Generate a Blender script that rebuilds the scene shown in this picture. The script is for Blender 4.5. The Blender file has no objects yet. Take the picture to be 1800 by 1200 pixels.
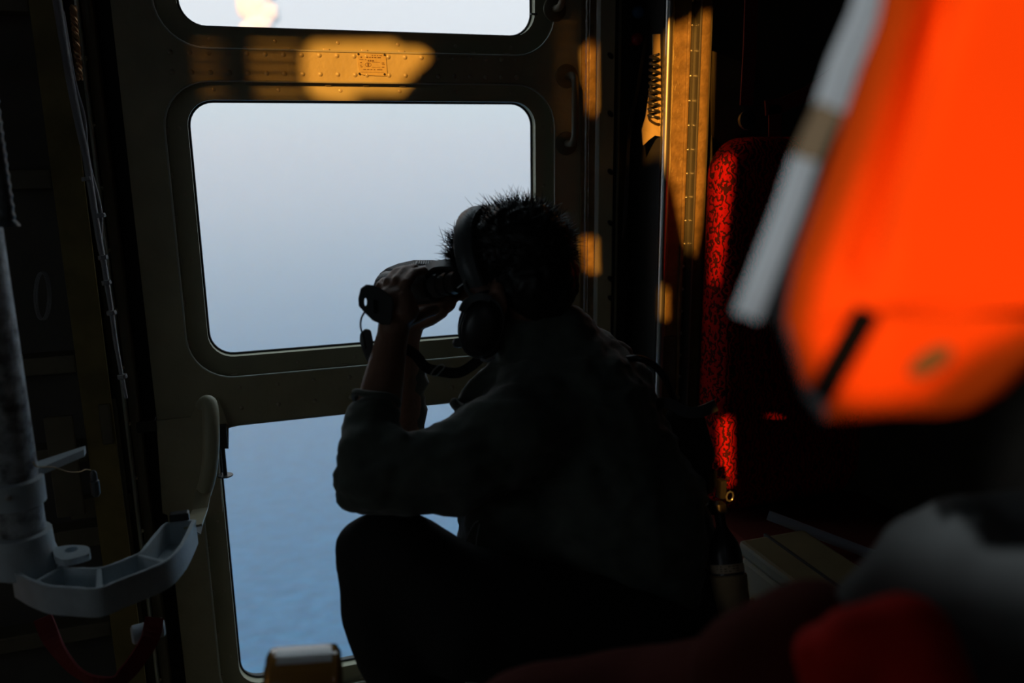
import bpy, bmesh, math, random
from mathutils import Vector, Matrix, noise
from mathutils.geometry import tessellate_polygon
random.seed(7)
S = bpy.context.scene
COL = S.collection
V = Vector

# ------------------------------------------------------------------ camera
RX = V((0.94945289, 0.08051855, -0.30340727))
RY = V((-0.31371268, 0.20915718, -0.92619524))
RZ = V((-0.01111609, 0.97456146, 0.22384458))
ROT = Matrix((RX, RY, RZ))
FPX = 1470.0
CAM = V((0.0, -2.0, 0.0))
cd = bpy.data.cameras.new('camera')
cam = bpy.data.objects.new('camera', cd)
COL.objects.link(cam)
M4 = ROT.to_4x4(); M4.translation = CAM
cam.matrix_world = M4
cd.sensor_width = 36.0
cd.lens = 36.0 * FPX / 1800.0
cd.clip_start = 0.02; cd.clip_end = 200000
cd.dof.use_dof = True
cd.dof.focus_distance = 1.75
cd.dof.aperture_fstop = 2.3
S.camera = cam

# ------------------------------------------------------------------ view, world, sun
S.view_settings.view_transform = 'Standard'
S.view_settings.look = 'None'
S.view_settings.exposure = 0.0
S.view_settings.gamma = 1.0
S.view_settings.use_curve_mapping = False
S.cycles.use_denoising = True
S.cycles.sample_clamp_indirect = 4.0
S.cycles.max_bounces = 10
S.cycles.volume_bounces = 6
S.cycles.transparent_max_bounces = 16

world = bpy.data.worlds.new('world'); S.world = world
world.use_nodes = True
nt = world.node_tree; nt.nodes.clear()
wo = nt.nodes.new('ShaderNodeOutputWorld'); bg = nt.nodes.new('ShaderNodeBackground')
tc = nt.nodes.new('ShaderNodeTexCoord'); sx = nt.nodes.new('ShaderNodeSeparateXYZ')
cr = nt.nodes.new('ShaderNodeValToRGB')
nt.links.new(tc.outputs['Generated'], sx.inputs[0])
nt.links.new(sx.outputs['Z'], cr.inputs[0])
nt.links.new(cr.outputs[0], bg.inputs[0]); nt.links.new(bg.outputs[0], wo.inputs[0])
el = cr.color_ramp.elements
el[0].position = 0.0; el[0].color = (0.55, 0.77, 0.81, 1)
el[1].position = 1.0; el[1].color = (0.80, 1.02, 1.2, 1)
for p, c in ((0.055, (0.64, 0.80, 0.85)), (0.13, (0.84, 0.89, 0.95)), (0.20, (0.86, 0.91, 0.97)), (0.5, (0.88, 1.03, 1.13))):
    e = el.new(p); e.color = (*c, 1)

SUN_AZ, SUN_EL = math.radians(33), math.radians(19)
SD = V((math.sin(SUN_AZ) * math.cos(SUN_EL), math.cos(SUN_AZ) * math.cos(SUN_EL), -math.sin(SUN_EL)))
sl = bpy.data.lights.new('sun', 'SUN'); sl.energy = 6.9; sl.color = (1.0, 0.41, 0.06); sl.angle = math.radians(0.6)
so = bpy.data.objects.new('sun', sl); COL.objects.link(so)
so.rotation_euler = (-SD).to_track_quat('Z', 'Y').to_euler()
so.location = (-3, -6, 3)

# ------------------------------------------------------------------ helpers
def ray(px, py):
    return ROT @ V(((px - 900) / FPX, -(py - 600) / FPX, -1.0))
def onY(px, py, y=0.0):
    r = ray(px, py); return CAM + r * ((y - CAM.y) / r.y)
def onZ(px, py, z):
    r = ray(px, py); return CAM + r * ((z - CAM.z) / r.z)
def at(px, py, d):
    return CAM + ray(px, py) * d

def mat(name, col, rough=0.6, metal=0.0, spec=0.5, noise_amt=0.0, nscale=20.0, bump=0.0, bscale=60.0, sheen=0.0, coat=0.0, col2=None):
    m = bpy.data.materials.new(name); m.use_nodes = True
    n = m.node_tree.nodes; L = m.node_tree.links
    b = n['Principled BSDF']
    b.inputs['Base Color'].default_value = (*col, 1)
    b.inputs['Roughness'].default_value = rough
    b.inputs['Metallic'].default_value = metal
    b.inputs['Specular IOR Level'].default_value = spec
    b.inputs['Sheen Weight'].default_value = sheen
    b.inputs['Coat Weight'].default_value = coat
    t = n.new('ShaderNodeTexCoord')
    if noise_amt > 0 or col2:
        x = n.new('ShaderNodeTexNoise'); x.inputs['Scale'].default_value = nscale; x.inputs['Detail'].default_value = 6
        L.new(t.outputs['Object'], x.inputs['Vector'])
        r = n.new('ShaderNodeValToRGB')
        c2 = col2 or tuple(c * (1 - noise_amt) for c in col)
        r.color_ramp.elements[0].position = 0.35; r.color_ramp.elements[0].color = (*c2, 1)
        r.color_ramp.elements[1].position = 0.62; r.color_ramp.elements[1].color = (*col, 1)
        L.new(x.outputs[0], r.inputs[0]); L.new(r.outputs[0], b.inputs['Base Color'])
    if bump > 0:
        x = n.new('ShaderNodeTexNoise'); x.inputs['Scale'].default_value = bscale; x.inputs['Detail'].default_value = 4
        L.new(t.outputs['Object'], x.inputs['Vector'])
        bp = n.new('ShaderNodeBump'); bp.inputs['Strength'].default_value = bump; bp.inputs['Distance'].default_value = 0.01
        L.new(x.outputs[0], bp.inputs['Height']); L.new(bp.outputs[0], b.inputs['Normal'])
    return m

M = dict(
    door=mat('door_paint', (0.42, 0.385, 0.25), 0.45, noise_amt=0.12, nscale=14, bump=0.12, bscale=90),
    bezel=mat('bezel_paint', (0.42, 0.41, 0.27), 0.5, noise_amt=0.15, nscale=10),
    lip=mat('pale_lip', (0.55, 0.58, 0.50), 0.35, metal=0.5),  # paler than the paint, so edges read as catching light
    dark=mat('dark_trim', (0.03, 0.03, 0.028), 0.6),
    rubber=mat('rubber', (0.012, 0.012, 0.012), 0.7),
    cabin=mat('cabin_lining', (0.11, 0.10, 0.085), 0.8, noise_amt=0.3, nscale=5),
    frame=mat('frame_primer', (0.16, 0.14, 0.09), 0.6, noise_amt=0.25, nscale=12),
    yellow=mat('yellow_primer', (0.26, 0.20, 0.06), 0.6, noise_amt=0.4, nscale=9),
    pillar=mat('pillar_paint', (0.28, 0.19, 0.085), 0.38, spec=0.7, noise_amt=0.35, nscale=40, bump=0.25, bscale=120),
    steel=mat('bright_steel', (0.62, 0.63, 0.62), 0.28, metal=0.9),
    rivet=mat('rivet_metal', (0.42, 0.38, 0.26), 0.3, spec=0.8),
    cast=mat('cast_grey', (0.50, 0.58, 0.62), 0.5, noise_amt=0.15, nscale=30, bump=0.1, bscale=200),
    chip=mat('chipped_grey', (0.55, 0.60, 0.62), 0.42, nscale=38, col2=(0.10, 0.10, 0.10), bump=0.15, bscale=150),
    cable=mat('cable_sheath', (0.30, 0.30, 0.31), 0.45, bump=0.2, bscale=200),
    copper=mat('copper_braid', (0.55, 0.30, 0.14), 0.4, metal=0.6),
    plate=mat('data_plate_metal', (0.62, 0.52, 0.28), 0.35, metal=0.3, noise_amt=0.15, nscale=120),
    ink=mat('engraving', (0.14, 0.09, 0.04), 0.6),
    blackp=mat('black_plastic', (0.02, 0.02, 0.021), 0.35),
    greyp=mat('grey_plastic', (0.07, 0.078, 0.08), 0.38),
    bino=mat('binocular_armour', (0.035, 0.037, 0.038), 0.45, bump=0.2, bscale=250),
    ridge=mat('binocular_ridge', (0.22, 0.23, 0.23), 0.4),
    skin=mat('skin', (0.26, 0.135, 0.085), 0.5, noise_amt=0.15, nscale=30, bump=0.15, bscale=160),
    hair=mat('black_hair', (0.012, 0.010, 0.009), 0.45),
    jacket=mat('olive_jacket', (0.085, 0.106, 0.088), 0.85, noise_amt=0.15, nscale=60, bump=0.35, bscale=14, sheen=0.3),
    trouser=mat('dark_trousers', (0.018, 0.019, 0.019), 0.9, bump=0.3, bscale=16),
    strap=mat('webbing', (0.03, 0.03, 0.03), 0.8, bump=0.3, bscale=300),
    orange=mat('orange_fabric', (0.37, 0.031, 0.001), 0.9, spec=0.03, noise_amt=0.06, nscale=6),
    darkred=mat('dark_red_fabric', (0.10, 0.018, 0.012), 0.9, spec=0.2),  # near coverall's orange in shade, put into the colour
    red=mat('red_fabric', (0.62, 0.014, 0.005), 0.8, spec=0.2),
    greycloth=mat('grey_cloth', (0.10, 0.105, 0.105), 0.85, spec=0.2, bump=0.3, bscale=12),
    tape=mat('reflective_tape', (0.85, 0.87, 0.88), 0.35),
    tapegap=mat('brown_trim', (0.10, 0.06, 0.025), 0.8),
    snap=mat('brass_snap', (0.055, 0.032, 0.008), 0.7, spec=0.2),
    bluek=mat('blue_knob', (0.02, 0.10, 0.22), 0.2), redk=mat('red_knob', (0.40, 0.015, 0.015), 0.2),
    tan=mat('tan_canvas', (0.40, 0.29, 0.15), 0.85, bump=0.2, bscale=100),
    cream=mat('cream_cloth', (0.50, 0.38, 0.18), 0.8, bump=0.3, bscale=20),
    label=mat('paper_label', (0.62, 0.50, 0.34), 0.6),
    floor=mat('floor_sheet', (0.30, 0.24, 0.15), 0.7, noise_amt=0.4, nscale=6),
    box=mat('khaki_box', (0.15, 0.12, 0.055), 0.6, noise_amt=0.2, nscale=9),
    amber=mat('brown_tape_film', (0.55, 0.27, 0.06), 0.15, spec=0.9, coat=1.0),
    belt=mat('red_webbing', (0.16, 0.008, 0.010), 0.8),
    void=mat('matt_black', (0.002, 0.002, 0.002), 1.0, spec=0.0),
    strip=mat('reflection_white', (0.85, 0.84, 0.80), 0.25, spec=0.8, coat=1.0),  # white for the window's reflection on the brown roll
    pole=mat('pale_tube', (0.20, 0.21, 0.24), 0.4),
)

def translucent(m, w=0.5):
    n = m.node_tree.nodes; L = m.node_tree.links
    t = n.new('ShaderNodeBsdfTranslucent'); x = n.new('ShaderNodeMixShader'); x.inputs[0].default_value = w
    t.inputs['Color'].default_value = n['Principled BSDF'].inputs['Base Color'].default_value
    L.new(n['Principled BSDF'].outputs[0], x.inputs[1]); L.new(t.outputs[0], x.inputs[2]); L.new(x.outputs[0], n['Material Output'].inputs[0])
translucent(M['tape'], 0.85)
def setp(o, label=None, cat=None, group=None, kind=None):
    if label: o['label'] = label
    if cat: o['category'] = cat
    if group: o['group'] = group
    if kind: o['kind'] = kind
    return o
def empty(name, loc=(0, 0, 0), **k):
    o = bpy.data.objects.new(name, None); COL.objects.link(o); o.location = loc
    o.empty_display_size = 0.05
    return setp(o, **k)
def link(name, me, m, parent=None, **k):
    if m is not None:
        me.materials.clear(); me.materials.append(M[m] if isinstance(m, str) else m)
    o = bpy.data.objects.new(name, me); COL.objects.link(o)
    if parent:
        o.parent = parent
        o.matrix_parent_inverse = Matrix.Identity(4)
        w = Matrix.Translation(-world_loc(parent)); me.transform(w)
    else:
        # origin at the mesh's base centre
        if len(me.vertices):
            xs = [v.co.x for v in me.vertices]; ys = [v.co.y for v in me.vertices]; zs = [v.co.z for v in me.vertices]
            c = V(((min(xs) + max(xs)) / 2, (min(ys) + max(ys)) / 2, min(zs)))
            me.transform(Matrix.Translation(-c)); o.location = c
    return setp(o, **k)
def world_loc(o):
    p = V((0, 0, 0))
    while o: p += o.location; o = o.parent
    return p
def obj(name, bm, m, parent=None, smooth=False, **k):
    bmesh.ops.recalc_face_normals(bm, faces=bm.faces[:])
    me = bpy.data.meshes.new(name); bm.to_mesh(me); bm.free()
    if smooth: 
        for p in me.polygons: p.use_smooth = True
        try: me.set_sharp_from_angle(angle=math.radians(40))
        except Exception: pass
    return link(name, me, m, parent, **k)

def bx(bm, a, b, bev=0.0):
    a, b = V(a), V(b)
    r = bmesh.ops.create_cube(bm, size=1.0)
    vs = r['verts']
    for v in vs:
        v.co = V(((a.x + b.x) / 2 + v.co.x * abs(b.x - a.x), (a.y + b.y) / 2 + v.co.y * abs(b.y - a.y), (a.z + b.z) / 2 + v.co.z * abs(b.z - a.z)))
    if bev:
        es = list({e for v in vs for e in v.link_edges})
        bmesh.ops.bevel(bm, geom=es, offset=bev, segments=2, affect='EDGES', profile=0.6)
def BX(a, b, bev=0.0):
    bm = bmesh.new(); bx(bm, a, b, bev); return bm

def tube(bm, pts, r, n=12, closed=False, cap=True, flat=None):
    """swept tube; r number or list; flat=(w,h,up) sweeps a flat strap"""
    pts = [V(p) for p in pts]; N = len(pts)
    rs = r if isinstance(r, (list, tuple)) else [r] * N
    rings = []; prev = None
    for i, p in enumerate(pts):
        if closed: t = (pts[(i + 1) % N] - pts[i - 1]).normalized()
        else: t = (pts[min(i + 1, N - 1)] - pts[max(i - 1, 0)]).normalized()
        if flat:
            u = flat[2] - t * flat[2].dot(t); u.normalize()
        elif prev is None:
            u = t.orthogonal().normalized()
        else:
            u = prev - t * prev.dot(t); u.normalize()
        prev = u; w = t.cross(u)
        ring = []
        if flat:
            for sx_, sy_ in ((-1, -1), (1, -1), (1, 1), (-1, 1)):
                ring.append(bm.verts.new(p + w * (flat[0] / 2 * sx_) + u * (flat[1] / 2 * sy_)))
        else:
            for k in range(n):
                a = 2 * math.pi * k / n
                ring.append(bm.verts.new(p + (u * math.cos(a) + w * math.sin(a)) * rs[i]))
        rings.append(ring)
    m = len(rings[0])
    for i in range(N if closed else N - 1):
        A, B = rings[i], rings[(i + 1) % N]
        for k in range(m):
            bm.faces.new((A[k], A[(k + 1) % m], B[(k + 1) % m], B[k]))
    if cap and not closed:
        bm.faces.new(rings[0][::-1]); bm.faces.new(rings[-1])
def TUBE(*a, **k):
    bm = bmesh.new(); tube(bm, *a, **k); return bm
def spline(pts, n=8):
    pts = [V(p) for p in pts]; out = []
    P = [pts[0] * 2 - pts[1]] + pts + [pts[-1] * 2 - pts[-2]]
    for i in range(1, len(P) - 2):
        for k in range(n):
            t = k / n
            a, b, c, d = P[i - 1], P[i], P[i + 1], P[i + 2]
            out.append(0.5 * ((2 * b) + (c - a) * t + (2 * a - 5 * b + 4 * c - d) * t * t + (3 * b - a - 3 * c + d) * t ** 3))
    out.append(pts[-1]); return out

def lathe(bm, prof, origin, axis=V((0, 0, 1)), n=24, squash=1.0):
    """prof [(r, h)] swept about axis through origin"""
    axis = V(axis).normalized(); u = axis.orthogonal().normalized(); w = axis.cross(u)
    rings = []
    for r, h in prof:
        rings.append([bm.verts.new(V(origin) + axis * h + (u * math.cos(2 * math.pi * k / n) + w * math.sin(2 * math.pi * k / n) * squash) * max(r, 1e-5)) for k in range(n)])
    for A, B in zip(rings, rings[1:]):
        for k in range(n):
            bm.faces.new((A[k], A[(k + 1) % n], B[(k + 1) % n], B[k]))
    bm.faces.new(rings[0][::-1]); bm.faces.new(rings[-1])
def LATHE(*a, **k):
    bm = bmesh.new(); lathe(bm, *a, **k); return bm

def rrect(x0, z0, x1, z1, r, n=6):
    out = []
    for cx, cz, a0 in ((x1 - r, z1 - r, 0), (x0 + r, z1 - r, 90), (x0 + r, z0 + r, 180), (x1 - r, z0 + r, 270)):
        for k in range(n + 1):
            a = math.radians(a0 + 90 * k / n)
            out.append((cx + r * math.cos(a), cz + r * math.sin(a)))
    return out
def circ(x, z, r, n=16, q=1.0):
    return [(x + r * math.cos(2 * math.pi * k / n), z + r * q * math.sin(2 * math.pi * k / n)) for k in range(n)]

def slab(bm, outer, holes, fn0, fn1):
    """solid between fn0(u,v) and fn1(u,v) over a polygon with holes"""
    loops = [outer] + list(holes)
    flat = [p for l in loops for p in l]
    tris = tessellate_polygon([[V((p[0], p[1], 0)) for p in l] for l in loops])
    a = [bm.verts.new(fn0(*p)) for p in flat]; b = [bm.verts.new(fn1(*p)) for p in flat]
    for t in tris:
        if len(set(t)) == 3:
            try:
                bm.faces.new([a[i] for i in t]); bm.faces.new([b[i] for i in reversed(t)])
            except ValueError: pass
    k = 0
    for l in loops:
        n = len(l)
        for i in range(n):
            j = (i + 1) % n
            try: bm.faces.new((a[k + i], a[k + j], b[k + j], b[k + i]))
            except ValueError: pass
        k += n
def YSLAB(outer, holes, y0, y1):
    bm = bmesh.new(); slab(bm, outer, holes, lambda u, v: V((u, y0, v)), lambda u, v: V((u, y1, v))); return bm

def blob(name, prims, voxel, m, parent=None, smooth_it=4, disp=None, **k):
    """one continuous surface grown from tapered limbs and masses"""
    bm = bmesh.new()
    for p in prims:
        if p[0] == 'c':
            _, a, ra, b, rb = p
            a, b = V(a), V(b); t = (b - a); Lg = t.length; prof = []
            for i in range(6):
                an = math.pi / 2 * i / 5; prof.append((ra * math.sin(an), -ra * math.cos(an)))
            for i in range(6):
                an = math.pi / 2 * i / 5; prof.append((rb * math.cos(an), Lg + rb * math.sin(an)))
            lathe(bm, prof, a, t if Lg > 1e-6 else V((0, 0, 1)), 16)
        else:
            _, c, ax, rad = p   # ellipsoid: centre, (u,v,w) axes, radii
            r = bmesh.ops.create_icosphere(bm, subdivisions=3, radius=1.0)
            for v in r['verts']:
                q = v.co.copy(); v.co = V(c) + ax[0] * (q.x * rad[0]) + ax[1] * (q.y * rad[1]) + ax[2] * (q.z * rad[2])
    me = bpy.data.meshes.new(name + '_src'); bm.to_mesh(me); bm.free()
    o = bpy.data.objects.new(name + '_src', me); COL.objects.link(o)
    rm = o.modifiers.new('r', 'REMESH'); rm.mode = 'VOXEL'; rm.voxel_size = voxel
    sm = o.modifiers.new('s', 'SMOOTH'); sm.iterations = smooth_it; sm.factor = 0.6
    dg = bpy.context.evaluated_depsgraph_get(); dg.update()
    m2 = bpy.data.meshes.new_from_object(o.evaluated_get(dg))
    bpy.data.objects.remove(o); bpy.data.meshes.remove(me)
    m2.name = name
    if disp:
        nrm = [v.normal.copy() for v in m2.vertices]
        for v, nn in zip(m2.vertices, nrm):
            v.co += nn * disp(v.co)
    for p in m2.polygons: p.use_smooth = True
    return link(name, m2, m, parent, **k)
WX, WY, WZ = V((1, 0, 0)), V((0, 1, 0)), V((0, 0, 1))
AX = (WX, WY, WZ)

# ------------------------------------------------------------------ sea, haze, cloud
SEA = -220.0
sea = bpy.data.materials.new('sea_water'); sea.use_nodes = True
n = sea.node_tree.nodes; L = sea.node_tree.links; b = n['Principled BSDF']
b.inputs['Base Color'].default_value = (0.012, 0.105, 0.26, 1)
b.inputs['Roughness'].default_value = 0.32; b.inputs['IOR'].default_value = 1.33
t = n.new('ShaderNodeTexCoord'); mp = n.new('ShaderNodeMapping'); mp.inputs['Scale'].default_value = (0.6, 1.0, 1); mp.inputs['Rotation'].default_value = (0, 0, 0.35)
L.new(t.outputs['Object'], mp.inputs['Vector'])
n1 = n.new('ShaderNodeTexNoise'); n1.inputs['Scale'].default_value = 0.16; n1.inputs['Detail'].default_value = 4; n1.inputs['Roughness'].default_value = 0.55
L.new(mp.outputs[0], n1.inputs['Vector'])
bp = n.new('ShaderNodeBump'); bp.inputs['Strength'].default_value = 0.8; bp.inputs['Distance'].default_value = 5.0
wr_ = n.new('ShaderNodeValToRGB'); wr_.color_ramp.elements[0].position = 0.36; wr_.color_ramp.elements[0].color = (0.003, 0.058, 0.170, 1)
wr_.color_ramp.elements[1].position = 0.66; wr_.color_ramp.elements[1].color = (0.016, 0.165, 0.39, 1)
n2 = n.new('ShaderNodeTexNoise'); n2.inputs['Scale'].default_value = 0.11; n2.inputs['Detail'].default_value = 5; n2.inputs['Roughness'].default_value = 0.65; n2.inputs['Distortion'].default_value = 0.6
mp2 = n.new('ShaderNodeMapping'); mp2.inputs['Scale'].default_value = (0.8, 1.7, 1); mp2.inputs['Rotation'].default_value = (0, 0, 0.45)
L.new(t.outputs['Object'], mp2.inputs['Vector']); L.new(mp2.outputs[0], n2.inputs['Vector']); L.new(n2.outputs[0], wr_.inputs[0]); L.new(wr_.outputs[0], b.inputs['Base Color'])
L.new(n1.outputs[0], bp.inputs['Height']); L.new(bp.outputs[0], b.inputs['Normal'])
bm = bmesh.new(); bmesh.ops.create_grid(bm, x_segments=8, y_segments=8, size=60000)
for v in bm.verts: v.co.z = SEA
obj('sea', bm, sea, kind='structure')

hz = bpy.data.materials.new('sea_haze'); hz.use_nodes = True
n = hz.node_tree.nodes; n.clear(); o_ = n.new('ShaderNodeOutputMaterial'); vs = n.new('ShaderNodeVolumeScatter')
vs.inputs['Color'].default_value = (0.80, 0.985, 1.0, 1); vs.inputs['Density'].default_value = 0.0014; vs.inputs['Anisotropy'].default_value = 0.8
hz.node_tree.links.new(vs.outputs[0], o_.inputs['Volume'])
haze = obj('haze', BX((-14000, 15, SEA + 0.5), (14000, 14000, 60)), hz, kind='stuff', label='pale haze hanging over the sea', cat='haze')

clm = mat('cloud_white', (0.92, 0.92, 0.92), 1.0, spec=0.0)
bm = bmesh.new()
for px, py, rr_, sq in ((447, 10, 190, 1.1), (450, -60, 230, 1), (470, -20, 150, 1), (458, 50, 175, .9), (445, 70, 180, 1.2), (472, 25, 140, .9), (440, -150, 260, 1), (500, -170, 240, .9), (470, 130, 140, .8)):
    q = bmesh.ops.create_icosphere(bm, subdivisions=3, radius=1.0)['verts']; cc = CAM + ray(px, py) * 9600
    for v in q:
        d3 = v.co.copy(); k = 1 + .16 * noise.noise(d3 * 2.2 + V((px, py, 0))) + .12 * noise.noise(d3 * 6)
        v.co = cc + V((d3.x * rr_ * k, d3.y * rr_ * k, d3.z * rr_ * k * sq))
obj('cloud', bm, clm, smooth=True, label='bright white cloud standing over the haze, seen through the top window', cat='cloud')

# ------------------------------------------------------------------ cabin shell
FL, CE, BK = -1.42, 1.52, -2.75
XL, XR = -2.9, 2.9
obj('floor', BX((XL, BK, FL - 0.04), (XR, 0.12, FL)), 'floor', kind='structure')
obj('ceiling', BX((XL, BK, CE), (XR, 0.12, CE + 0.04)), 'cabin', kind='structure')
# left wall: two unseen windows added to let soft fill daylight in
lw = [rrect(y0, -.35, y0 + .55, .35, .12) for y0 in (-2.5, -1.75)]
bm = bmesh.new(); slab(bm, [(BK, FL - .04), (.12, FL - .04), (.12, CE + .04), (BK, CE + .04)], lw, lambda u, v: V((XL - .03, u, v)), lambda u, v: V((XL, u, v)))
obj('wall_left', bm, 'cabin', kind='structure')
obj('wall_right', BX((XR, BK, FL - 0.04), (XR + 0.05, 0.12, CE + 0.04)), 'cabin', kind='structure')

# the wall across the cabin: holes added and shaped to throw the sun patches
def back(p):
    k = (p.y - BK) / SD.y; q = p - SD * k; return (q.x, q.z)
holes = []
# main patch on the cross beam
holes.append([back(onY(*p, -0.015)) for p in ((533, 75), (545, 66), (690, 66), (698, 76), (735, 78), (752, 92), (750, 104), (712, 141), (698, 158), (622, 157), (612, 172), (575, 172), (535, 160), (530, 120))])
# long patch on the door post and jamb
holes.append([back(onY(*p, -0.14)) for p in ((1160, 60), (1250, 20), (1240, 330), (1218, 450), (1205, 430), (1185, 330), (1160, 270), (1128, 258), (1134, 190))])
# two patches on the door edge
holes.append([back(onY(*p, -0.03)) for p in ((1022, 84), (1044, 70), (1046, 190), (1034, 200))])
holes.append([back(onY(*p, -0.03)) for p in ((1020, 416), (1046, 416), (1048, 478), (1030, 478))])
holes.append([back(onY(*p, -0.14)) for p in ((1158, 505), (1172, 505), (1172, 560), (1158, 560))])
VEST_D = 0.37
holes.append([back(at(*p, VEST_D)) for p in ((1640, -90), (1520, 260), (1425, 500), (1412, 580), (1440, 680), (1490, 712), (1600, 700), (1680, 630), (1880, 530), (1880, -90))])
SEAT_Y = -0.29
holes.append([back(onY(*p, SEAT_Y)) for p in ((1250, 262), (1286, 262), (1282, 330), (1270, 430), (1258, 500), (1248, 480))])
holes.append([back(onY(*p, SEAT_Y)) for p in ((1264, 735), (1284, 735), (1286, 850), (1268, 850))])
# thin slits added so a little sun throws the dim warm glow
def slits(px0, px1, py0, py1, Y, pitch, h):
    a, b_ = onY(px0, py0, Y), onY(px1, py1, Y)
    z = min(a.z, b_.z)
    while z < max(a.z, b_.z):
        holes.append([back(V((x, Y, zz))) for x, zz in ((a.x, z), (b_.x, z), (b_.x, z + h), (a.x, z + h))])
        z += pitch
slits(345, 436, 165, 62, -0.015, 0.022, 0.0028)
slits(438, 521, 165, 62, -0.015, 0.022, 0.0040)
slits(975, 1014, 230, 20, -0.015, 0.024, 0.0020)
outer = [(XL - 0.05, FL - 0.04), (XR + 0.05, FL - 0.04), (XR + 0.05, CE + 0.04), (XL - 0.05, CE + 0.04)]
obj('wall_back', YSLAB(outer, holes, BK, BK - 0.004), 'cabin', kind='structure')

# ------------------------------------------------------------------ front wall around the door
DX0, DX1 = -0.205, 0.868
DZ0, DZ1 = -1.40, 0.92
obj('wall_front', YSLAB([(XL, FL - 0.04), (XR, FL - 0.04), (XR, CE + 0.04), (XL, CE + 0.04)],
    [rrect(DX0 - 0.012, DZ0, DX1 + 0.014, DZ1, 0.05)], 0.06, 0.10), 'cabin', kind='structure')

# ------------------------------------------------------------------ door
door = empty('door_1', (0.33, 0, DZ0), kind='structure')
wins = [(-0.08, -1.322, 0.722, -0.625), (-0.08, -0.463, 0.722, 0.112), (-0.08, 0.263, 0.722, 0.82)]
FB = 0.046
sk_holes = []
for i, (x0, z0, x1, z1) in enumerate(wins):
    top = z1 + (0.0 if i == 0 else FB * 0.85)
    sk_holes.append(rrect(x0 - FB, z0 - FB, x1 + FB, top, 0.10, 8))
    obj('window_bezel', YSLAB(rrect(x0 - FB - .02, z0 - FB - .015, x1 + FB + .02, z1 + (0.006 if i == 0 else FB), 0.06, 6), [rrect(x0, z0, x1, z1, 0.056, 8)], 0.0, 0.022), 'bezel', door)
# door skin proud of the bezels
obj('door_skin', YSLAB(rrect(DX0, DZ0 + 0.01, DX1 - 0.03, DZ1 - 0.01, 0.03), sk_holes, -0.014, 0.0005), 'door', door)
obj('door_core', YSLAB(rrect(DX0, DZ0 + 0.01, DX1 - 0.03, DZ1 - 0.01, 0.03), [rrect(x0 - .004, z0 - .004, x1 + .004, z1 + .004, 0.056, 8) for x0, z0, x1, z1 in wins], 0.024, 0.05), 'dark', door)
for i, h in enumerate(sk_holes):
    pts = [V((x, -0.015, z)) for x, z in h]
    obj('edge_bead', TUBE(pts, 0.0022, n=6, closed=True), 'lip', door, smooth=True)
    x0, z0, x1, z1 = wins[i]
    obj('seal', TUBE([V((x, 0.024, z)) for x, z in rrect(x0 + .002, z0 + .002, x1 - .002, z1 - .002, 0.054, 8)], 0.003, n=6, closed=True), 'rubber', door)
glass = bpy.data.materials.new('window_glass'); glass.use_nodes = True
n = glass.node_tree.nodes; n.clear(); L = glass.node_tree.links
o_ = n.new('ShaderNodeOutputMaterial'); mx = n.new('ShaderNodeMixShader'); tr = n.new('ShaderNodeBsdfTransparent'); gl = n.new('ShaderNodeBsdfGlossy'); fr = n.new('ShaderNodeFresnel')
gl.inputs['Roughness'].default_value = 0.0; fr.inputs['IOR'].default_value = 1.4; tr.inputs['Color'].default_value = (0.97, 0.985, 0.98, 1)
L.new(fr.outputs[0], mx.inputs[0]); L.new(tr.outputs[0], mx.inputs[1]); L.new(gl.outputs[0], mx.inputs[2]); L.new(mx.outputs[0], o_.inputs[0])
for x0, z0, x1, z1 in wins:
    bm = bmesh.new(); vs_ = [bm.verts.new(V((x, 0.023, z))) for x, z in rrect(x0 - .003, z0 - .003, x1 + .003, z1 + .003, 0.058)]
    bm.faces.new(vs_)
    obj('window_pane', bm, glass, door)

def dome(r=0.0045, h=0.003, axis=V((0, -1, 0)), n=10):
    return LATHE([(r * 1.25, 0), (r * 1.2, 0.0006), (r, 0.0008), (r * 0.8, h * 0.7), (r * 0.4, h), (0.0003, h * 1.05)], V((0, 0, 0)), axis, n)
def mesh_of(bm, name, m):
    bmesh.ops.recalc_face_normals(bm, faces=bm.faces[:])
    me = bpy.data.meshes.new(name); bm.to_mesh(me); bm.free(); me.materials.append(M[m])
    for p in me.polygons: p.use_smooth = True
    return me
def put(name, me, p, parent):
    o = bpy.data.objects.new(name, me); COL.objects.link(o); o.parent = parent; o.location = V(p) - world_loc(parent); return o
rv = mesh_of(dome(), 'rivet', 'rivet')
for k in range(21):
    for zz in (0.208, 0.168):
        x = -0.10 + k * 0.0385
        if not (0.305 < x < 0.345): put('rivet', rv, (x, -0.014, zz), door)
        else: put('rivet', rv, (x - 0.012 if x < .325 else x + .012, -0.014, zz), door)
for k in range(9):
    for zz in (-0.535, -0.585):
        put('rivet', rv, (-0.02 + k * 0.085, -0.014, zz), door)
sc_ = mesh_of(dome(0.0035, 0.0015), 'screw', 'rivet')
for i, (x0, z0, x1, z1) in enumerate(wins):
    for k in range(6):
        x = x0 + 0.06 + k * 0.136
        put('screw', sc_, (x, 0.0, z0 - 0.026), door)
        if i: put('screw', sc_, (x, 0.0, z1 + 0.022), door)
    for k in range(4):
        z = z0 + 0.09 + k * (z1 - z0 - 0.15) / 3
        put('screw', sc_, (x0 - 0.018, 0.0, z), door); put('screw', sc_, (x1 + 0.022, 0.0, z), door)
clip = mesh_of(BX((-0.007, -0.003, -0.003), (0.007, 0.001, 0.003), 0.001), 'retaining_clip', 'rivet')
for i, (x0, z0, x1, z1) in enumerate(wins):
    for k in range(9):
        x = x0 + 0.05 + k * 0.085
        if i: put('retaining_clip', clip, (x, -0.002, z1 + FB * 0.85 - 0.004), door)
        put('retaining_clip', clip, (x, -0.002, z0 - FB + 0.004), door)
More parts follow.
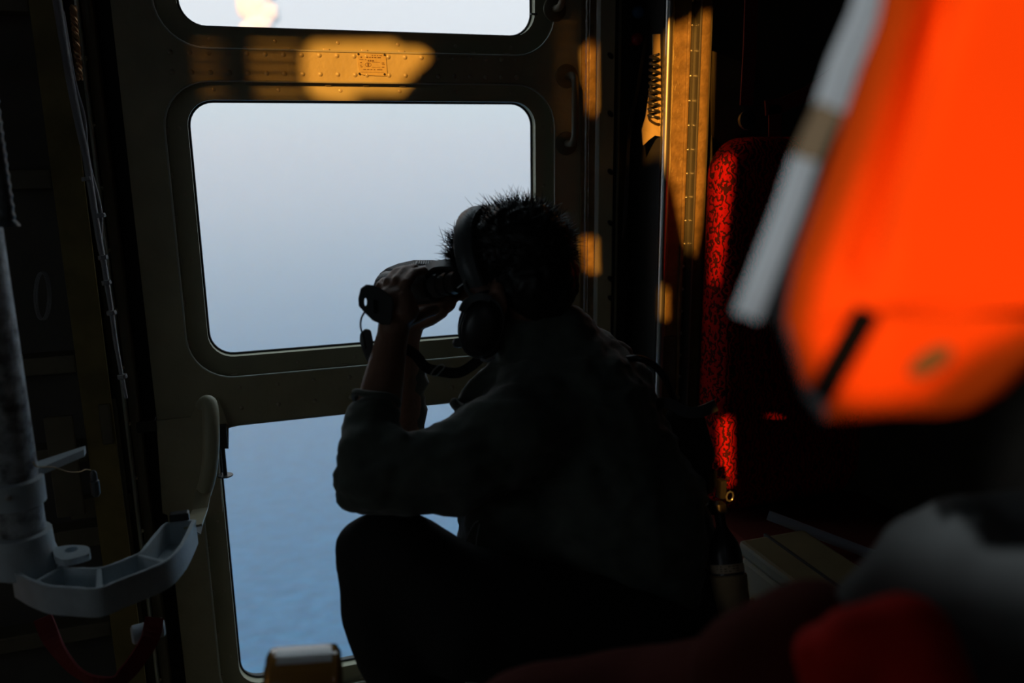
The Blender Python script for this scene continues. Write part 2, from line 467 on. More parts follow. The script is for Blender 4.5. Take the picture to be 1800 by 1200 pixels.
clipv = mesh_of(BX((-0.003, -0.003, -0.007), (0.003, 0.001, 0.007), 0.001), 'retaining_clip', 'rivet')
for i, (x0, z0, x1, z1) in enumerate(wins):
    for k in range(6):
        z = z0 + 0.04 + k * (z1 - z0 - 0.06) / 5.5
        put('retaining_clip', clipv, (x0 - FB + 0.004, -0.002, z), door); put('retaining_clip', clipv, (x1 + FB - 0.004, -0.002, z), door)

# data plate
q = [onY(*p, -0.0155) for p in ((628, 93), (678, 95), (681, 133), (672, 133.5), (640, 132), (632, 130), (629, 112))]
bm = bmesh.new(); slab(bm, [(v.x, v.z) for v in q], [], lambda u, v: V((u, -0.0165, v)), lambda u, v: V((u, -0.0142, v)))
dp = obj('data_plate', bm, 'plate', door, label='small engraved metal data plate with four screws')
bm = bmesh.new()
xa, xb = q[0].x, q[1].x; za, zb = q[0].z, q[2].z
W_, H_ = xb - xa, za - zb
def ink(u0, u1, v, h=0.03):
    bx(bm, (xa + W_ * u0, -0.0169, za - H_ * (v - h / 2)), (xa + W_ * u1, -0.0163, za - H_ * (v + h / 2)))
for v, segs, h in ((0.10, ((.5, .55), (.58, .64), (.68, .73), (.76, .86)), .035), (0.19, ((.1, .16), (.3, .38), (.41, .46), (.49, .55), (.58, .66), (.7, .82)), .06),
                (0.29, ((.06, .2), (.25, .3)), .03), (0.34, ((.35, .4), (.42, .48), (.5, .57)), .07), (0.43, ((.08, .14), (.85, .93)), .04), (0.5, ((.85, .95),), .03),
                (0.55, ((.07, .13),), .03), (0.62, ((.09, .16), (.84, .93)), .04), (0.64, ((.5, .78),), .012), (0.4, ((.5, .78),), .012),
                (0.74, ((.18, .28), (.31, .4), (.43, .5), (.55, .6), (.66, .85)), .03), (0.86, ((.1, .9),), .012)):
    for u0, u1 in segs: ink(u0, u1, v, h)
cx_, cz_ = xa + W_ * 0.36, za - H_ * 0.52
tube(bm, [V((cx_ + 0.0068 * math.cos(a * math.pi / 8), -0.0167, cz_ + 0.0042 * math.sin(a * math.pi / 8))) for a in range(16)], 0.0005, n=5, closed=True)
bx(bm, (cx_ - .0018, -0.0169, cz_ - .0035), (cx_ + .0018, -0.0163, cz_ + .0035))
obj('lettering', bm, 'ink', dp, label='dark engraved lines of lettering and oval emblem')
bm = bmesh.new()
for p in ((630, 95), (676, 96.5), (632, 129.5), (676, 130.5)):
    c = onY(*p, -0.0165); lathe(bm, [(0.0026, 0), (0.0024, 0.001), (0.001, 0.0014)], c, V((0, -1, 0)), 10)
obj('plate_screws', bm, 'rubber', dp, label='dark screw heads at the corners')

# door edge: folded flange running up the right side
for xa_, xb_, y0, y1, nm in ((0.8365, 0.846, -0.020, 0.0, 'edge_strip'), (0.848, 0.853, -0.026, 0.0, 'edge_strip'), (0.856, 0.8735, -0.022, 0.03, 'edge_flange')):
    obj(nm, BX((xa_, y0, DZ0 + .01), (xb_, y1, DZ1 - .02), 0.0015), 'pillar', door)

def grab_handle(name, xc, z0, z1, parent, out=0.055):
    h = empty(name, (0, 0, 0)); h.parent = parent; h.location = V((xc, -0.014, (z0 + z1) / 2)) - world_loc(parent)
    for z in (z0, z1):
        obj('flange', LATHE([(0.029, 0), (0.0285, 0.003), (0.024, 0.0055), (0.012, 0.006), (0.006, 0.0062)], V((xc, -0.014, z)), V((0, -1, 0)), 24), 'frame', h, smooth=True)
    pts = [V((xc, -0.014, z0)), V((xc, -0.014 - out * .6, z0)), V((xc, -0.014 - out * .9, z0 + .010)), V((xc, -0.014 - out, z0 + .03)), V((xc, -0.014 - out, z1 - .03)), V((xc, -0.014 - out * .9, z1 - .010)), V((xc, -0.014 - out * .6, z1)), V((xc, -0.014, z1))]
    obj('grip', TUBE(spline(pts, 4), 0.0085, n=14), 'frame', h, smooth=True)
    return h
a, b_ = onY(996, 134, -0.014), onY(996, 252, -0.014)
grab_handle('door_handle', a.x, b_.z, a.z, door)
c_ = onY(975, 20, -0.014)
grab_handle('door_handle', c_.x, c_.z + 0.005, c_.z + 0.165, door)
# small latch tongue on the pane of the top window
p = onY(935, 25, 0.0)
obj('latch_tongue', BX((p.x - 0.004, -0.006, p.z - 0.002), (p.x + 0.012, 0.002, p.z + 0.002), 0.001), 'dark', door)

# ------------------------------------------------------------------ jambs
def strip(name, x0, x1, y0, y1, m, bev=0.002, z0=FL, z1=CE):
    return obj(name, BX((x0, y0, z0), (x1, y1, z1), bev), m, kind='structure')
def XY(px, py, Y): return onY(px, py, Y).x
# right-hand jamb
jr = empty('trim_1', (0.93, 0, FL), kind='structure')
def pstrip(par, name, x0, x1, y0, y1, m, bev=0.0015, z0=FL + .002, z1=CE - .002, **k):
    return obj(name, BX((x0, y0, z0), (x1, y1, z1), bev), m, par, **k)
x0, x1 = XY(1053, 300, -0.03), XY(1078, 300, -0.03)
pstrip(jr, 'jamb_face', x0, x1, -0.03, 0.06, 'door')
pstrip(jr, 'jamb_edge', x1 + .003, x1 + .022, -0.028, 0.06, 'rubber')
pstrip(jr, 'jamb_bead', XY(1084, 300, -.03), XY(1087, 300, -.03), -0.034, 0.05, 'frame')
pstrip(jr, 'jamb_gap_panel', XY(1088, 300, 0), XY(1162, 300, 0), 0.04, 0.06, 'dark')
for py in (98, 200, 302, 392, 490, 524):
    c = onY(1073, py, -0.03); obj('fastener', LATHE([(0.006, 0), (0.006, 0.0015), (0.003, 0.002)], c, V((0, -1, 0)), 12, squash=1.6), 'rubber', jr)

# pillar to the right of the door
pl = empty('trim_2', (1.1, -0.13, FL), kind='structure')
PY = -0.14
def XP(px): return XY(px, 300, PY)
obj('tube_rail', TUBE([V((XP(1165), PY - .01, z)) for z in (FL + .002, CE - .002)], 0.0095, n=18), 'steel', pl, smooth=True, label='bright steel tube along the post edge')
bm = bmesh.new(); N = 90
xe = XP(1172)
for side in range(1):
    prev = None
    for k in range(N + 1):
        z = FL + .01 + (CE - FL - .02) * k / N; j = random.uniform(-0.0015, 0.003)
        row = [bm.verts.new(V((xe - .002, PY + .004, z))), bm.verts.new(V((xe + 0.001, PY - .004, z))), bm.verts.new(V((xe + 0.0055 + j, PY - 0.0045, z))), bm.verts.new(V((xe + .007 + j, PY + .003, z)))]
        if prev:
            for i in range(3): bm.faces.new((prev[i], prev[i + 1], row[i + 1], row[i]))
        prev = row
obj('sealant_edge', bm, 'plate', pl, label='ragged pale sealant edge')
pstrip(pl, 'web_plate', xe, XP(1200), PY, PY + 0.02, 'pillar')
pstrip(pl, 'rib', XP(1199), XP(1204), PY - .007, PY + 0.02, 'pillar', 0.002)
pstrip(pl, 'channel', XP(1204), XP(1218), PY + 0.018, PY + 0.024, 'dark')  # recess in shade, its darkness put into the material
pstrip(pl, 'edge_bead', XP(1218), XP(1221), PY - .010, PY + 0.02, 'steel', 0.001)
pstrip(pl, 'flange_plate', XP(1221), XP(1240), PY, PY + 0.02, 'pillar', 0.002)
pstrip(pl, 'return_wall', XP(1240), XP(1243), PY + .002, 0.06, 'frame', 0.001)
pstrip(pl, 'inner_wall', XP(1163), XP(1166), PY + .01, 0.06, 'dark', 0.001)
rv2 = mesh_of(dome(0.0038, 0.004), 'rivet', 'steel')
for k in range(26):
    z = 0.40 - k * 0.058
    put('rivet', rv2, (XP(1213.5), PY + 0.018, z), pl)
# dark pad on the post near the crewman's shoulder
a, b_ = onY(1157, 592, PY - .004), onY(1186, 690, PY - .004)
obj('access_cover', BX((a.x + .004, PY - .006, b_.z - .1), (b_.x, PY + .002, a.z), 0.004), 'frame', pl)
for k in range(26):      # scratches in the paint
    px, py = random.uniform(1180, 1196), random.uniform(60, 330); c = onY(px, py, PY - .0004)
    dx, dz = random.uniform(-.004, .004), random.uniform(.004, .012)
    if k == 0: sb = bmesh.new()
    tube(sb, [c, c + V((dx, 0, dz))], 0.0004, n=4)
obj('scratches', sb, 'plate', pl, kind='stuff')

# left-hand jamb and frames
jl = empty('trim_3', (-0.28, 0, FL), kind='structure')
def XQ(px, Y): return XY(px, 300, Y)
pstrip(jl, 'door_rebate', XQ(200, 0.02), XQ(228, 0.02), 0.02, 0.06, 'rubber')
pstrip(jl, 'jamb_tube', XQ(176, -.02), XQ(196, -.02), -0.03, 0.06, 'frame', 0.008)
pstrip(jl, 'jamb_angle', XQ(167, -.05), XQ(171, -.05), -0.06, 0.05, 'lip', 0.001)
pstrip(jl, 'jamb_web', XQ(150, -.03), XQ(168, -.03), -0.03, 0.06, 'frame')
pstrip(jl, 'frame_flange', XQ(90, -.08), XQ(146, -.08), -0.085, -0.075, 'yellow', 0.001)
pstrip(jl, 'frame_web', XQ(90, -.08), XQ(94, -.08), -0.08, 0.06, 'frame', 0.001)
for k in range(14):
    p_ = (XQ(173.5, -.03), -0.031, 0.45 - k * 0.13); put('rivet', rv, p_, jl)
# stringers behind the left frames
for k, z in enumerate((0.30, -0.05, -0.45, -0.66, -0.86, -1.1)):
    obj('stringer', BX((-1.6, 0.0, z - .02), (XQ(90, 0) - .002, 0.058, z + .02), .004), 'frame', jl)
def lbox(name, px0, py0, px1, py1, Y, t, m, bev=.003, parent=jl, **k):
    a, b_ = onY(px0, py0, Y), onY(px1, py1, Y)
    x0, x1 = sorted((a.x, b_.x)); z0, z1 = sorted((a.z, b_.z))
    return obj(name, BX((x0, Y, z0), (x1, Y + t, z1), bev), m, parent, **k)
lbox('gusset', 172, 712, 200, 780, -.09, .004, 'frame')
lbox('splice_plate', 203, 700, 226, 1160, -.06, .01, 'frame')
lbox('mounting_plate', 75, 735, 150, 905, -.10, .01, 'frame')
lbox('lower_rail', 120, 880, 235, 900, -.05, .03, 'frame')
lbox('lower_rail', 100, 935, 235, 950, -.05, .03, 'frame')
lbox('hinge_block', 192, 945, 222, 1000, -.07, .03, 'cast')
lbox('latch_block', 236, 742, 276, 758, -.03, .03, 'dark')
# door corner panel at the lower left (raised skin patch)
bm = bmesh.new()
poly = [onY(*p, -0.016) for p in ((275, 738), (335, 732), (345, 712), (352, 700), (383, 700), (402, 745), (402, 787), (386, 787), (384, 800), (392, 900), (372, 905), (362, 905), (340, 915), (300, 905), (286, 900))]
slab(bm, [(v.x, v.z) for v in poly], [], lambda u, v: V((u, -0.022, v)), lambda u, v: V((u, -0.013, v)))
obj('latch_backplate', bm, 'door', door)

# ------------------------------------------------------------------ things at the door
# plunger pin on the door edge of the lower window
tp, bt = onY(394, 786, -0.03), onY(396, 834, -0.03)
pin = empty('plunger_pin', (bt.x, -0.03, bt.z), label='small upright plunger pin with a flat disc foot, against lower window', cat='pin')
obj('pin_shaft', TUBE([V((bt.x, -.03, bt.z)), V((bt.x, -.03, tp.z))], 0.005, n=12), 'blackp', pin, smooth=True)
obj('disc_foot', LATHE([(0.017, 0), (0.018, 0.0015), (0.017, 0.003)], V((bt.x, -.03, bt.z - .003)), WZ, 20), 'greyp', pin, smooth=True)
obj('guide_rod', TUBE([V((bt.x - .009, -.03, bt.z)), V((bt.x - .012, -.03, tp.z + .002))], 0.0012, n=6), 'steel', pin)
obj('pin_housing', BX((tp.x - .014, -.04, tp.z), (tp.x + .009, -.014, tp.z + 0.055), .002), 'dark', pin)

# bowed grip lever
lv = empty('grip_lever', at(355, 860, 1.72), label='upright bowed grip lever with a rounded top beside the lower window', cat='lever')
D1 = 1.74
pts = spline([at(352, 712, D1 + .03), at(362, 706, D1), at(369, 714, D1 - .01), at(371, 745, D1 - .02), at(371, 790, D1 - .02), at(366, 835, D1 - .01), at(358, 866, D1)], 5)
obj('lever_grip', TUBE(pts, [0.010 + 0.0065 * min(1, i / 8) for i in range(len(pts))], n=16), 'bezel', lv, smooth=True)
obj('lever_link', TUBE([at(358, 862, D1), at(352, 900, D1 - .03), at(344, 935, D1 - .07)], 0.005, n=8, flat=(0.022, 0.005, V((0.3, -1, 0)))), 'cast', lv)

# pole with clamp, casting
pc = at(33, 900, 1.3)
PXp, PYp = pc.x, pc.y
def zat(py, px=33, d=1.3): return at(px, py, d).z
pole = empty('stanchion', (PXp, PYp, zat(1020)), label='thick chipped grey metal pole with a clamp collar, at the left edge', cat='pole')
obj('pole_tube', TUBE([V((PXp, PYp, z)) for z in (zat(1020), -.5, -.2, .22)], 0.035, n=28), 'chip', pole, smooth=True)
obj('pole_cap', LATHE([(.037, 0), (.037, .02), (.03, .026), (.01, .028)], V((PXp, PYp, .215)), WZ, 24), 'cast', pole, smooth=True)
obj('wall_stay', TUBE([V((PXp, PYp, .17)), V((PXp - .35, .055, .17))], .014, n=10), 'cast', pole, smooth=True)
zc1, zc0 = zat(832), zat(884)
obj('clamp_collar', LATHE([(0.036, 0), (0.041, 0.002), (0.0415, zc1 - zc0 - .003), (0.037, zc1 - zc0)], V((PXp, PYp, zc0)), WZ, 28), 'cast', pole, smooth=True)
c = V((PXp - .0, PYp - .0415, (zc0 + zc1) / 2 + .005)); obj('collar_bolt', LATHE([(0.005, 0), (0.0045, 0.003), (0.001, 0.004)], c, V((-.2, -1, 0)), 12), 'steel', pole, smooth=True)
zg = zat(822)
gp = [V((PXp + .02, PYp - .02, zg)), V((PXp + .02, PYp + .03, zg)), onZ(150, 783, zg), onZ(147, 790, zg)]
bm = bmesh.new(); slab(bm, [(v.x, v.y) for v in gp], [], lambda u, v: V((u, v, zg - .012)), lambda u, v: V((u, v, zg)))
obj('bracket_wing', bm, 'cast', pole)
zs1, zs0 = zat(935), zat(1008)
obj('socket', LATHE([(0.05, 0), (0.048, 0.012), (0.043, (zs1 - zs0) * .5), (0.042, zs1 - zs0 - .003), (0.036, zs1 - zs0)], V((PXp, PYp, zs0)), WZ, 28), 'cast', pole, smooth=True)
# second, ribbed tube near the top left
p0 = at(0, 280, 1.15)
rb = empty('ribbed_hose', (p0.x, p0.y, at(0, 400, 1.15).z), label='black ribbed hose end hanging at the upper left edge', cat='hose')
zt, zb_ = at(0, 160, 1.15).z, at(0, 400, 1.15).z
prof = []
for k in range(40):
    h = (zt - zb_) * k / 39; prof.append((0.010 + (0.0018 if k % 3 == 0 else 0) + (0.004 if k in (0, 1) else 0), h))
obj('hose_sleeve', LATHE(prof, V((p0.x - .002, p0.y, zb_)), WZ, 16), 'greyp', rb, smooth=True)
obj('hose_tube', TUBE(spline([V((p0.x - .002, p0.y, zt - .01)), V((p0.x - .01, p0.y, zt + .03)), V((p0.x - .06, p0.y + .05, zt + .04)), V((PXp - .01, PYp, zt + .02))], 5), 0.006, n=12), 'blackp', rb, smooth=True)

# curved pocketed casting
zk = zat(1000, 100, 1.28)
def kz(px, py): v = onZ(px, py, zk); return (v.x, v.y)
arm = empty('curved_arm', (*kz(180, 1010), zk - .05), label='grey curved cast metal arm with open pockets, socketed on the pole', cat='bracket')
outl = [kz(*p) for p in ((22, 1000), (42, 1012), (60, 1020), (85, 1028), (120, 1031), (170, 1033), (210, 1018), (250, 1003), (290, 985), (314, 962), (328, 940), (341, 912))]
inn = [kz(*p) for p in ((60, 958), (85, 970), (105, 985), (117, 996), (145, 998), (178, 997), (205, 988), (235, 976), (247, 970), (262, 953), (285, 924), (297, 917))]
outl = [(v.x, v.y) for v in spline([V((*p, 0)) for p in outl], 3)]
inn = [(v.x, v.y) for v in spline([V((*p, 0)) for p in inn], 3)]
HK = 0.046
full = outl + inn[::-1]
bm = bmesh.new(); slab(bm, full, [], lambda u, v: V((u, v, zk - HK)), lambda u, v: V((u, v, zk - HK + .006)))
obj('arm_floor', bm, 'cast', arm)
def wallp(ptsxy, w, nm):
    obj(nm, TUBE([V((x, y, zk - HK / 2)) for x, y in ptsxy], 1, flat=(HK, w, V((0, 0, 1)).cross(V((ptsxy[-1][0] - ptsxy[0][0], ptsxy[-1][1] - ptsxy[0][1], 0)).normalized()))), 'cast', arm)
def ribbon(pts2, w, z0, z1):
    bm = bmesh.new(); N = len(pts2); A = []
    for i, (x, y) in enumerate(pts2):
        a, c = V(pts2[max(i - 1, 0)]), V(pts2[min(i + 1, N - 1)]); t = (c - a).normalized(); nn = V((-t.y, t.x)) * w / 2
        A.append([bm.verts.new(V((x - nn.x, y - nn.y, z0))), bm.verts.new(V((x + nn.x, y + nn.y, z0))), bm.verts.new(V((x + nn.x, y + nn.y, z1))), bm.verts.new(V((x - nn.x, y - nn.y, z1)))])
    for a, c in zip(A, A[1:]):
        for k in range(4): bm.faces.new((a[k], a[(k + 1) % 4], c[(k + 1) % 4], c[k]))
    bm.faces.new(A[0]); bm.faces.new(A[-1][::-1])
    bmesh.ops.bevel(bm, geom=[e for e in bm.edges if e.calc_length() > .002 and not e.is_boundary and abs(e.verts[0].co.z - z1) < 1e-5 and abs(e.verts[1].co.z - z1) < 1e-5], offset=.0012, segments=2, affect='EDGES')
    return bm
obj('outer_wall', ribbon(outl, .006, zk - HK, zk), 'cast', arm, smooth=True)
obj('inner_wall', ribbon(inn, .006, zk - HK, zk), 'cast', arm, smooth=True)
for a, b_ in (((174, 997), (172, 1031)), ((243, 974), (288, 985)), ((112, 992), (62, 1020)), ((297, 917), (341, 912))):
    obj('rib', ribbon([kz(*a), kz(*b_)], .007, zk - HK, zk - .001), 'cast', arm)
# eye lug
lo = [kz(*p) for p in ((92, 975), (120, 970), (146, 970), (157, 973), (160, 979), (158, 985), (140, 991), (115, 996), (98, 990))]
lo = [(v.x, v.y) for v in spline([V((*p, 0)) for p in lo], 4)]
hc = kz(127, 978)
bm = bmesh.new(); slab(bm, lo, [[(hc[0] + .010 * math.cos(k * math.pi / 8), hc[1] + .010 * math.sin(k * math.pi / 8)) for k in range(16)]], lambda u, v: V((u, v, zk + .001)), lambda u, v: V((u, v, zk + .012)))
obj('eye_lug', bm, 'cast', arm)
# hooked end up to the lever
e0 = V((*kz(318, 912), zk)); obj('end_clevis', BX(e0 + V((-.018, -.006, -.01)), e0 + V((.014, .012, .012)), .003), 'blackp', arm)
obj('end_strut', TUBE([V((*kz(338, 914), zk - .012)), at(352, 895, 1.7), at(358, 862, 1.73)], 0.01, flat=(0.004, 0.03, V((1, 0.2, 0)))), 'door', arm)

# wire at the clamp
wp = [at(58, 812, 1.27), at(66, 820, 1.28), at(95, 821, 1.32), at(120, 829, 1.38), at(140, 829, 1.42), at(150, 825, 1.45), at(159, 826, 1.48)]
setp(obj('thin_wire', TUBE(spline(wp, 5), 0.0011, n=6), 'tan', smooth=True), label='thin pale wire running from the pole clamp to a small plug', cat='wire')
pg = at(166, 845, 1.5)
setp(obj('cable_plug', LATHE([(0.004, 0), (0.008, .006), (0.008, .03), (.006, .032), (.006, .045), (.003, .05)], pg - V((0, 0, .03)), WZ, 14), 'greyp', smooth=True), label='small dark grey plug at the end of the thin wire', cat='plug')
# cable bundle
cp = [(88, -60), (100, 0), (113, 80), (125, 150), (138, 215), (150, 270), (158, 320), (166, 370), (176, 430), (182, 460), (190, 510), (197, 555), (203, 600), (214, 660), (222, 700)]
cb = empty('cable_bundle', at(222, 700, 1.62), label='long grey cable bundle taped down beside the door frame, from the top edge', cat='cable')
Pc = [at(x, y, 1.60 + .0 * i) for i, (x, y) in enumerate(cp)]
obj('main_cable', TUBE(spline(Pc, 5), [max(.003, 0.0088 - 0.00008 * i) for i in range((len(cp) - 1) * 5 + 1)], n=12), 'cable', cb, smooth=True)
c2 = [(111, 20), (122, 90), (133, 150), (148, 205), (153, 260), (160, 300), (172, 345), (178, 380), (178, 440), (186, 500), (192, 530)]
obj('side_cable', TUBE(spline([at(x, y, 1.61) for x, y in c2], 5), 0.0028, n=8), 'cable', cb, smooth=True)
for x, y in ((153, 318), (178, 382), (182, 456), (188, 500), (197, 553), (216, 665)):
    c = at(x, y, 1.598); obj('cable_tie', LATHE([(0.0085, 0), (0.0092, .002), (0.0085, .008)], c, V((-.12, 0, 1)), 12), 'cable', cb)
# copper braid tucked behind the cable
bm = bmesh.new()
for ph in (0, math.pi * 2 / 3, math.pi * 4 / 3):
    tube(bm, [at(128 + 12 * k / 60, 10 + 130 * k / 60, 1.63) + V((.004 * math.cos(k * .5 + ph), .004 * math.sin(k * .5 + ph), 0)) for k in range(61)], 0.003, n=6)
setp(obj('braided_lead', bm, 'copper', smooth=True), label='short copper coloured braided lead beside the cable, near the top edge', cat='lead')
# coiled thin wire hung on the left lining
bm = bmesh.new()
for j in range(4):
    tube(bm, [at(72 + j * 2 + 12 * math.cos(a * math.pi / 12), 520 + 42 * math.sin(a * math.pi / 12), 1.75 + .01 * j) for a in range(24)], 0.0012, n=5, closed=True)
setp(obj('wire_coil', bm, 'cable', smooth=True), label='coil of thin dark wire hanging on the left lining', cat='wire')
# red strap at lower left below the arm
bm = TUBE(spline([at(75, 1085, 1.4), at(95, 1130, 1.4), at(130, 1175, 1.38), at(175, 1200, 1.36), at(215, 1190, 1.38), at(260, 1130, 1.4), at(272, 1085, 1.42)], 5), 1, flat=(0.03, 0.004, V((0, 1, .3))))
setp(obj('red_strap', bm, 'belt'), label='dark red webbing strap looping down below the curved arm', cat='strap')
c = at(270, 1110, 1.42)
setp(obj('roller_end', LATHE([(0.012, 0), (.016, .003), (.016, .05), (.012, .053)], c + V((-.035, 0, 0)), V((1, .2, 0)), 18), 'cast', smooth=True), label='short pale roller below the outer end of curved arm', cat='roller')

# ------------------------------------------------------------------ gap between jamb and pillar: knobs, strap, cloth, coil
for name, px, py, m, lab in (('knob', 1121, 22, 'bluek', 'round blue knob behind the diagonal strap'), ('knob', 1119, 69, 'redk', 'round red knob below the blue one, behind the diagonal strap')):
    c = onY(px, py, -0.02)
    setp(obj(name, LATHE([(0.004, -.055), (0.004, -.012), (.010, -.010), (.0145, -.004), (.016, .003), (.0145, .009), (.009, .0135), (.002, .0155)], c, V((-.2, -1, .1)), 24), m, smooth=True), label=lab, cat='knob')
tp = [onY(*p, -0.06) for p in ((1156, -60), (1150, 0), (1135, 70), (1120, 160), (1108, 215), (1104, 260), (1102, 320), (1096, 420))]
setp(obj('jamb_strap', TUBE(tp, 1, flat=(0.009, 0.003, V((0, -1, 0)))), 'blackp'), label='narrow grey strap slanting down between jamb and lit post', cat='strap')
q = [onY(*p, -0.13) for p in ((1147, 60), (1160, 60), (1163, 240), (1152, 238), (1141, 246), (1131, 255), (1129, 228), (1134, 205), (1144, 150), (1147, 122))]
bm = bmesh.new(); slab(bm, [(v.x, v.z) for v in q], [], lambda u, v: V((u, -0.132 + .004 * math.sin(v * 60), v)), lambda u, v: V((u, -0.128 + .004 * math.sin(v * 60), v)))
setp(obj('folded_cloth', bm, 'cream'), label='folded cream cloth tucked behind the lit post', cat='cloth')
pts = [onY(1151, 95, -0.155) + V((.011 * math.cos(k * .42), .011 * math.sin(k * .42), -.00098 * k)) for k in range(150)]
setp(obj('coiled_cord', TUBE(pts, 0.0035, n=7), 'blackp', smooth=True), label='black coiled cord hanging in front of the cream cloth', cat='cord')
holes_dummy = None

# ------------------------------------------------------------------ red seat and what is round it
seatm = bpy.data.materials.new('red_brocade'); seatm.use_nodes = True
n = seatm.node_tree.nodes; L = seatm.node_tree.links; b = n['Principled BSDF']
t = n.new('ShaderNodeTexCoord'); w = n.new('ShaderNodeTexWave'); w.inputs['Scale'].default_value = 26; w.inputs['Distortion'].default_value = 14; w.inputs['Detail'].default_value = 3; w.inputs['Detail Scale'].default_value = 1.6
r = n.new('ShaderNodeValToRGB'); r.color_ramp.elements[0].position = 0.32; r.color_ramp.elements[0].color = (0.05, 0.006, 0.004, 1); r.color_ramp.elements[1].position = 0.5; r.color_ramp.elements[1].color = (0.42, 0.005, 0.004, 1)
L.new(t.outputs['Object'], w.inputs['Vector']); L.new(w.outputs[0], r.inputs[0]); L.new(r.outputs[0], b.inputs['Base Color'])
b.inputs['Roughness'].default_value = 0.85; b.inputs['Specular IOR Level'].default_value = 0.12
bp = n.new('ShaderNodeBump'); bp.inputs['Strength'].default_value = 0.6; bp.inputs['Distance'].default_value = 0.003; L.new(w.outputs[0], bp.inputs['Height']); L.new(bp.outputs[0], b.inputs['Normal'])
sx0, sz1 = onY(1238, 256, SEAT_Y + .12).x, onY(1300, 240, SEAT_Y).z
sz0 = onY(1300, 905, SEAT_Y).z
seat = empty('passenger_seat', (sx0 + .25, SEAT_Y + .1, FL), label='red patterned seat with rounded backrest to the right of the lit post', cat='seat')
bm = bmesh.new(); prev = None
lay = [(.05, SEAT_Y), (.034, SEAT_Y + .002), (.018, SEAT_Y + .010), (.007, SEAT_Y + .022), (.001, SEAT_Y + .038), (0, SEAT_Y + .06), (.001, SEAT_Y + .095), (.010, SEAT_Y + .115), (.03, SEAT_Y + .12)]
for ins, yy in lay:
    row = [bm.verts.new(V((x, yy, z))) for x, z in rrect(sx0 + ins, sz0 + ins, sx0 + .46 - ins, sz1 - ins, .085 - ins * .6, 8)]
    if prev:
        for k in range(len(row)): bm.faces.new((prev[k], prev[(k + 1) % len(row)], row[(k + 1) % len(row)], row[k]))
    else: bm.faces.new(row)
    prev = row
bm.faces.new(prev[::-1])
obj('backrest', bm, seatm, seat, smooth=True)
bm = BX((sx0 + .02, SEAT_Y - .42, sz0 - .13), (sx0 + .5, SEAT_Y + .08, sz0 - .01), .035)
obj('seat_cushion', bm, 'darkred', seat, smooth=True)
for dx in (.06, .44):
    for dy in (-.36, .04):
        obj('leg', BX((sx0 + dx - .015, SEAT_Y + dy - .015, FL), (sx0 + dx + .015, SEAT_Y + dy + .015, sz0 - .125)), 'frame', seat)
for pts, lab in ((((1322, -40), (1318, 80), (1312, 185)), 'dark red webbing strap hanging straight down above the red seat'), (((1480, 120), (1420, 165), (1375, 185), (1345, 190)), 'dark red webbing strap slanting above the red seat'), (((1362, 185), (1362, 240)), 'short dark red strap dropping onto the seat top')):
    P_ = [onY(*p, SEAT_Y + .03) for p in pts]
    setp(obj('harness_strap', TUBE(P_, 1, flat=(0.034, 0.004, V((0, -1, 0)))), 'belt'), label=lab, cat='strap')
# pale fabric hanging behind straps
q = [onY(*p, -.1) for p in ((1252, 90), (1300, 110), (1306, 230), (1270, 260), (1252, 235))]
bm = bmesh.new(); slab(bm, [(v.x, v.z) for v in q], [], lambda u, v: V((u, -0.104 + .006 * math.sin(u * 90), v)), lambda u, v: V((u, -0.09 + .006 * math.sin(u * 90), v)))
setp(obj('hanging_cover', bm, 'frame', smooth=True), label='dull brown cover hanging just right of the lit post, above the seat', cat='cover')
# buckle cluster on the seat top
c = onY(1310, 212, SEAT_Y + .02)
setp(obj('harness_buckle', LATHE([(.02, 0), (.022, .004), (.022, .012), (.016, .016), (.005, .017)], c, V((0, -1, .1)), 18), 'blackp', smooth=True), label='round black harness buckle on top of the red seat', cat='buckle')

# ------------------------------------------------------------------ crewman
man = empty('person', at(1050, 1200, 1.5) * 1.0, label='person in dark olive jacket and headset, seated at window looking out through binoculars', cat='person')
man.location = V((0.52, -0.75, -1.22))
HC = at(904, 478, 1.46)                  # head centre
F = V((-0.66, 0.72, -0.18)).normalized(); Lf = WZ.cross(F).normalized(); U = F.cross(Lf).normalized()
def H(f, l, u): return HC + F * f + Lf * l + U * u
FA = (F, Lf, U)
d_ = 1.40
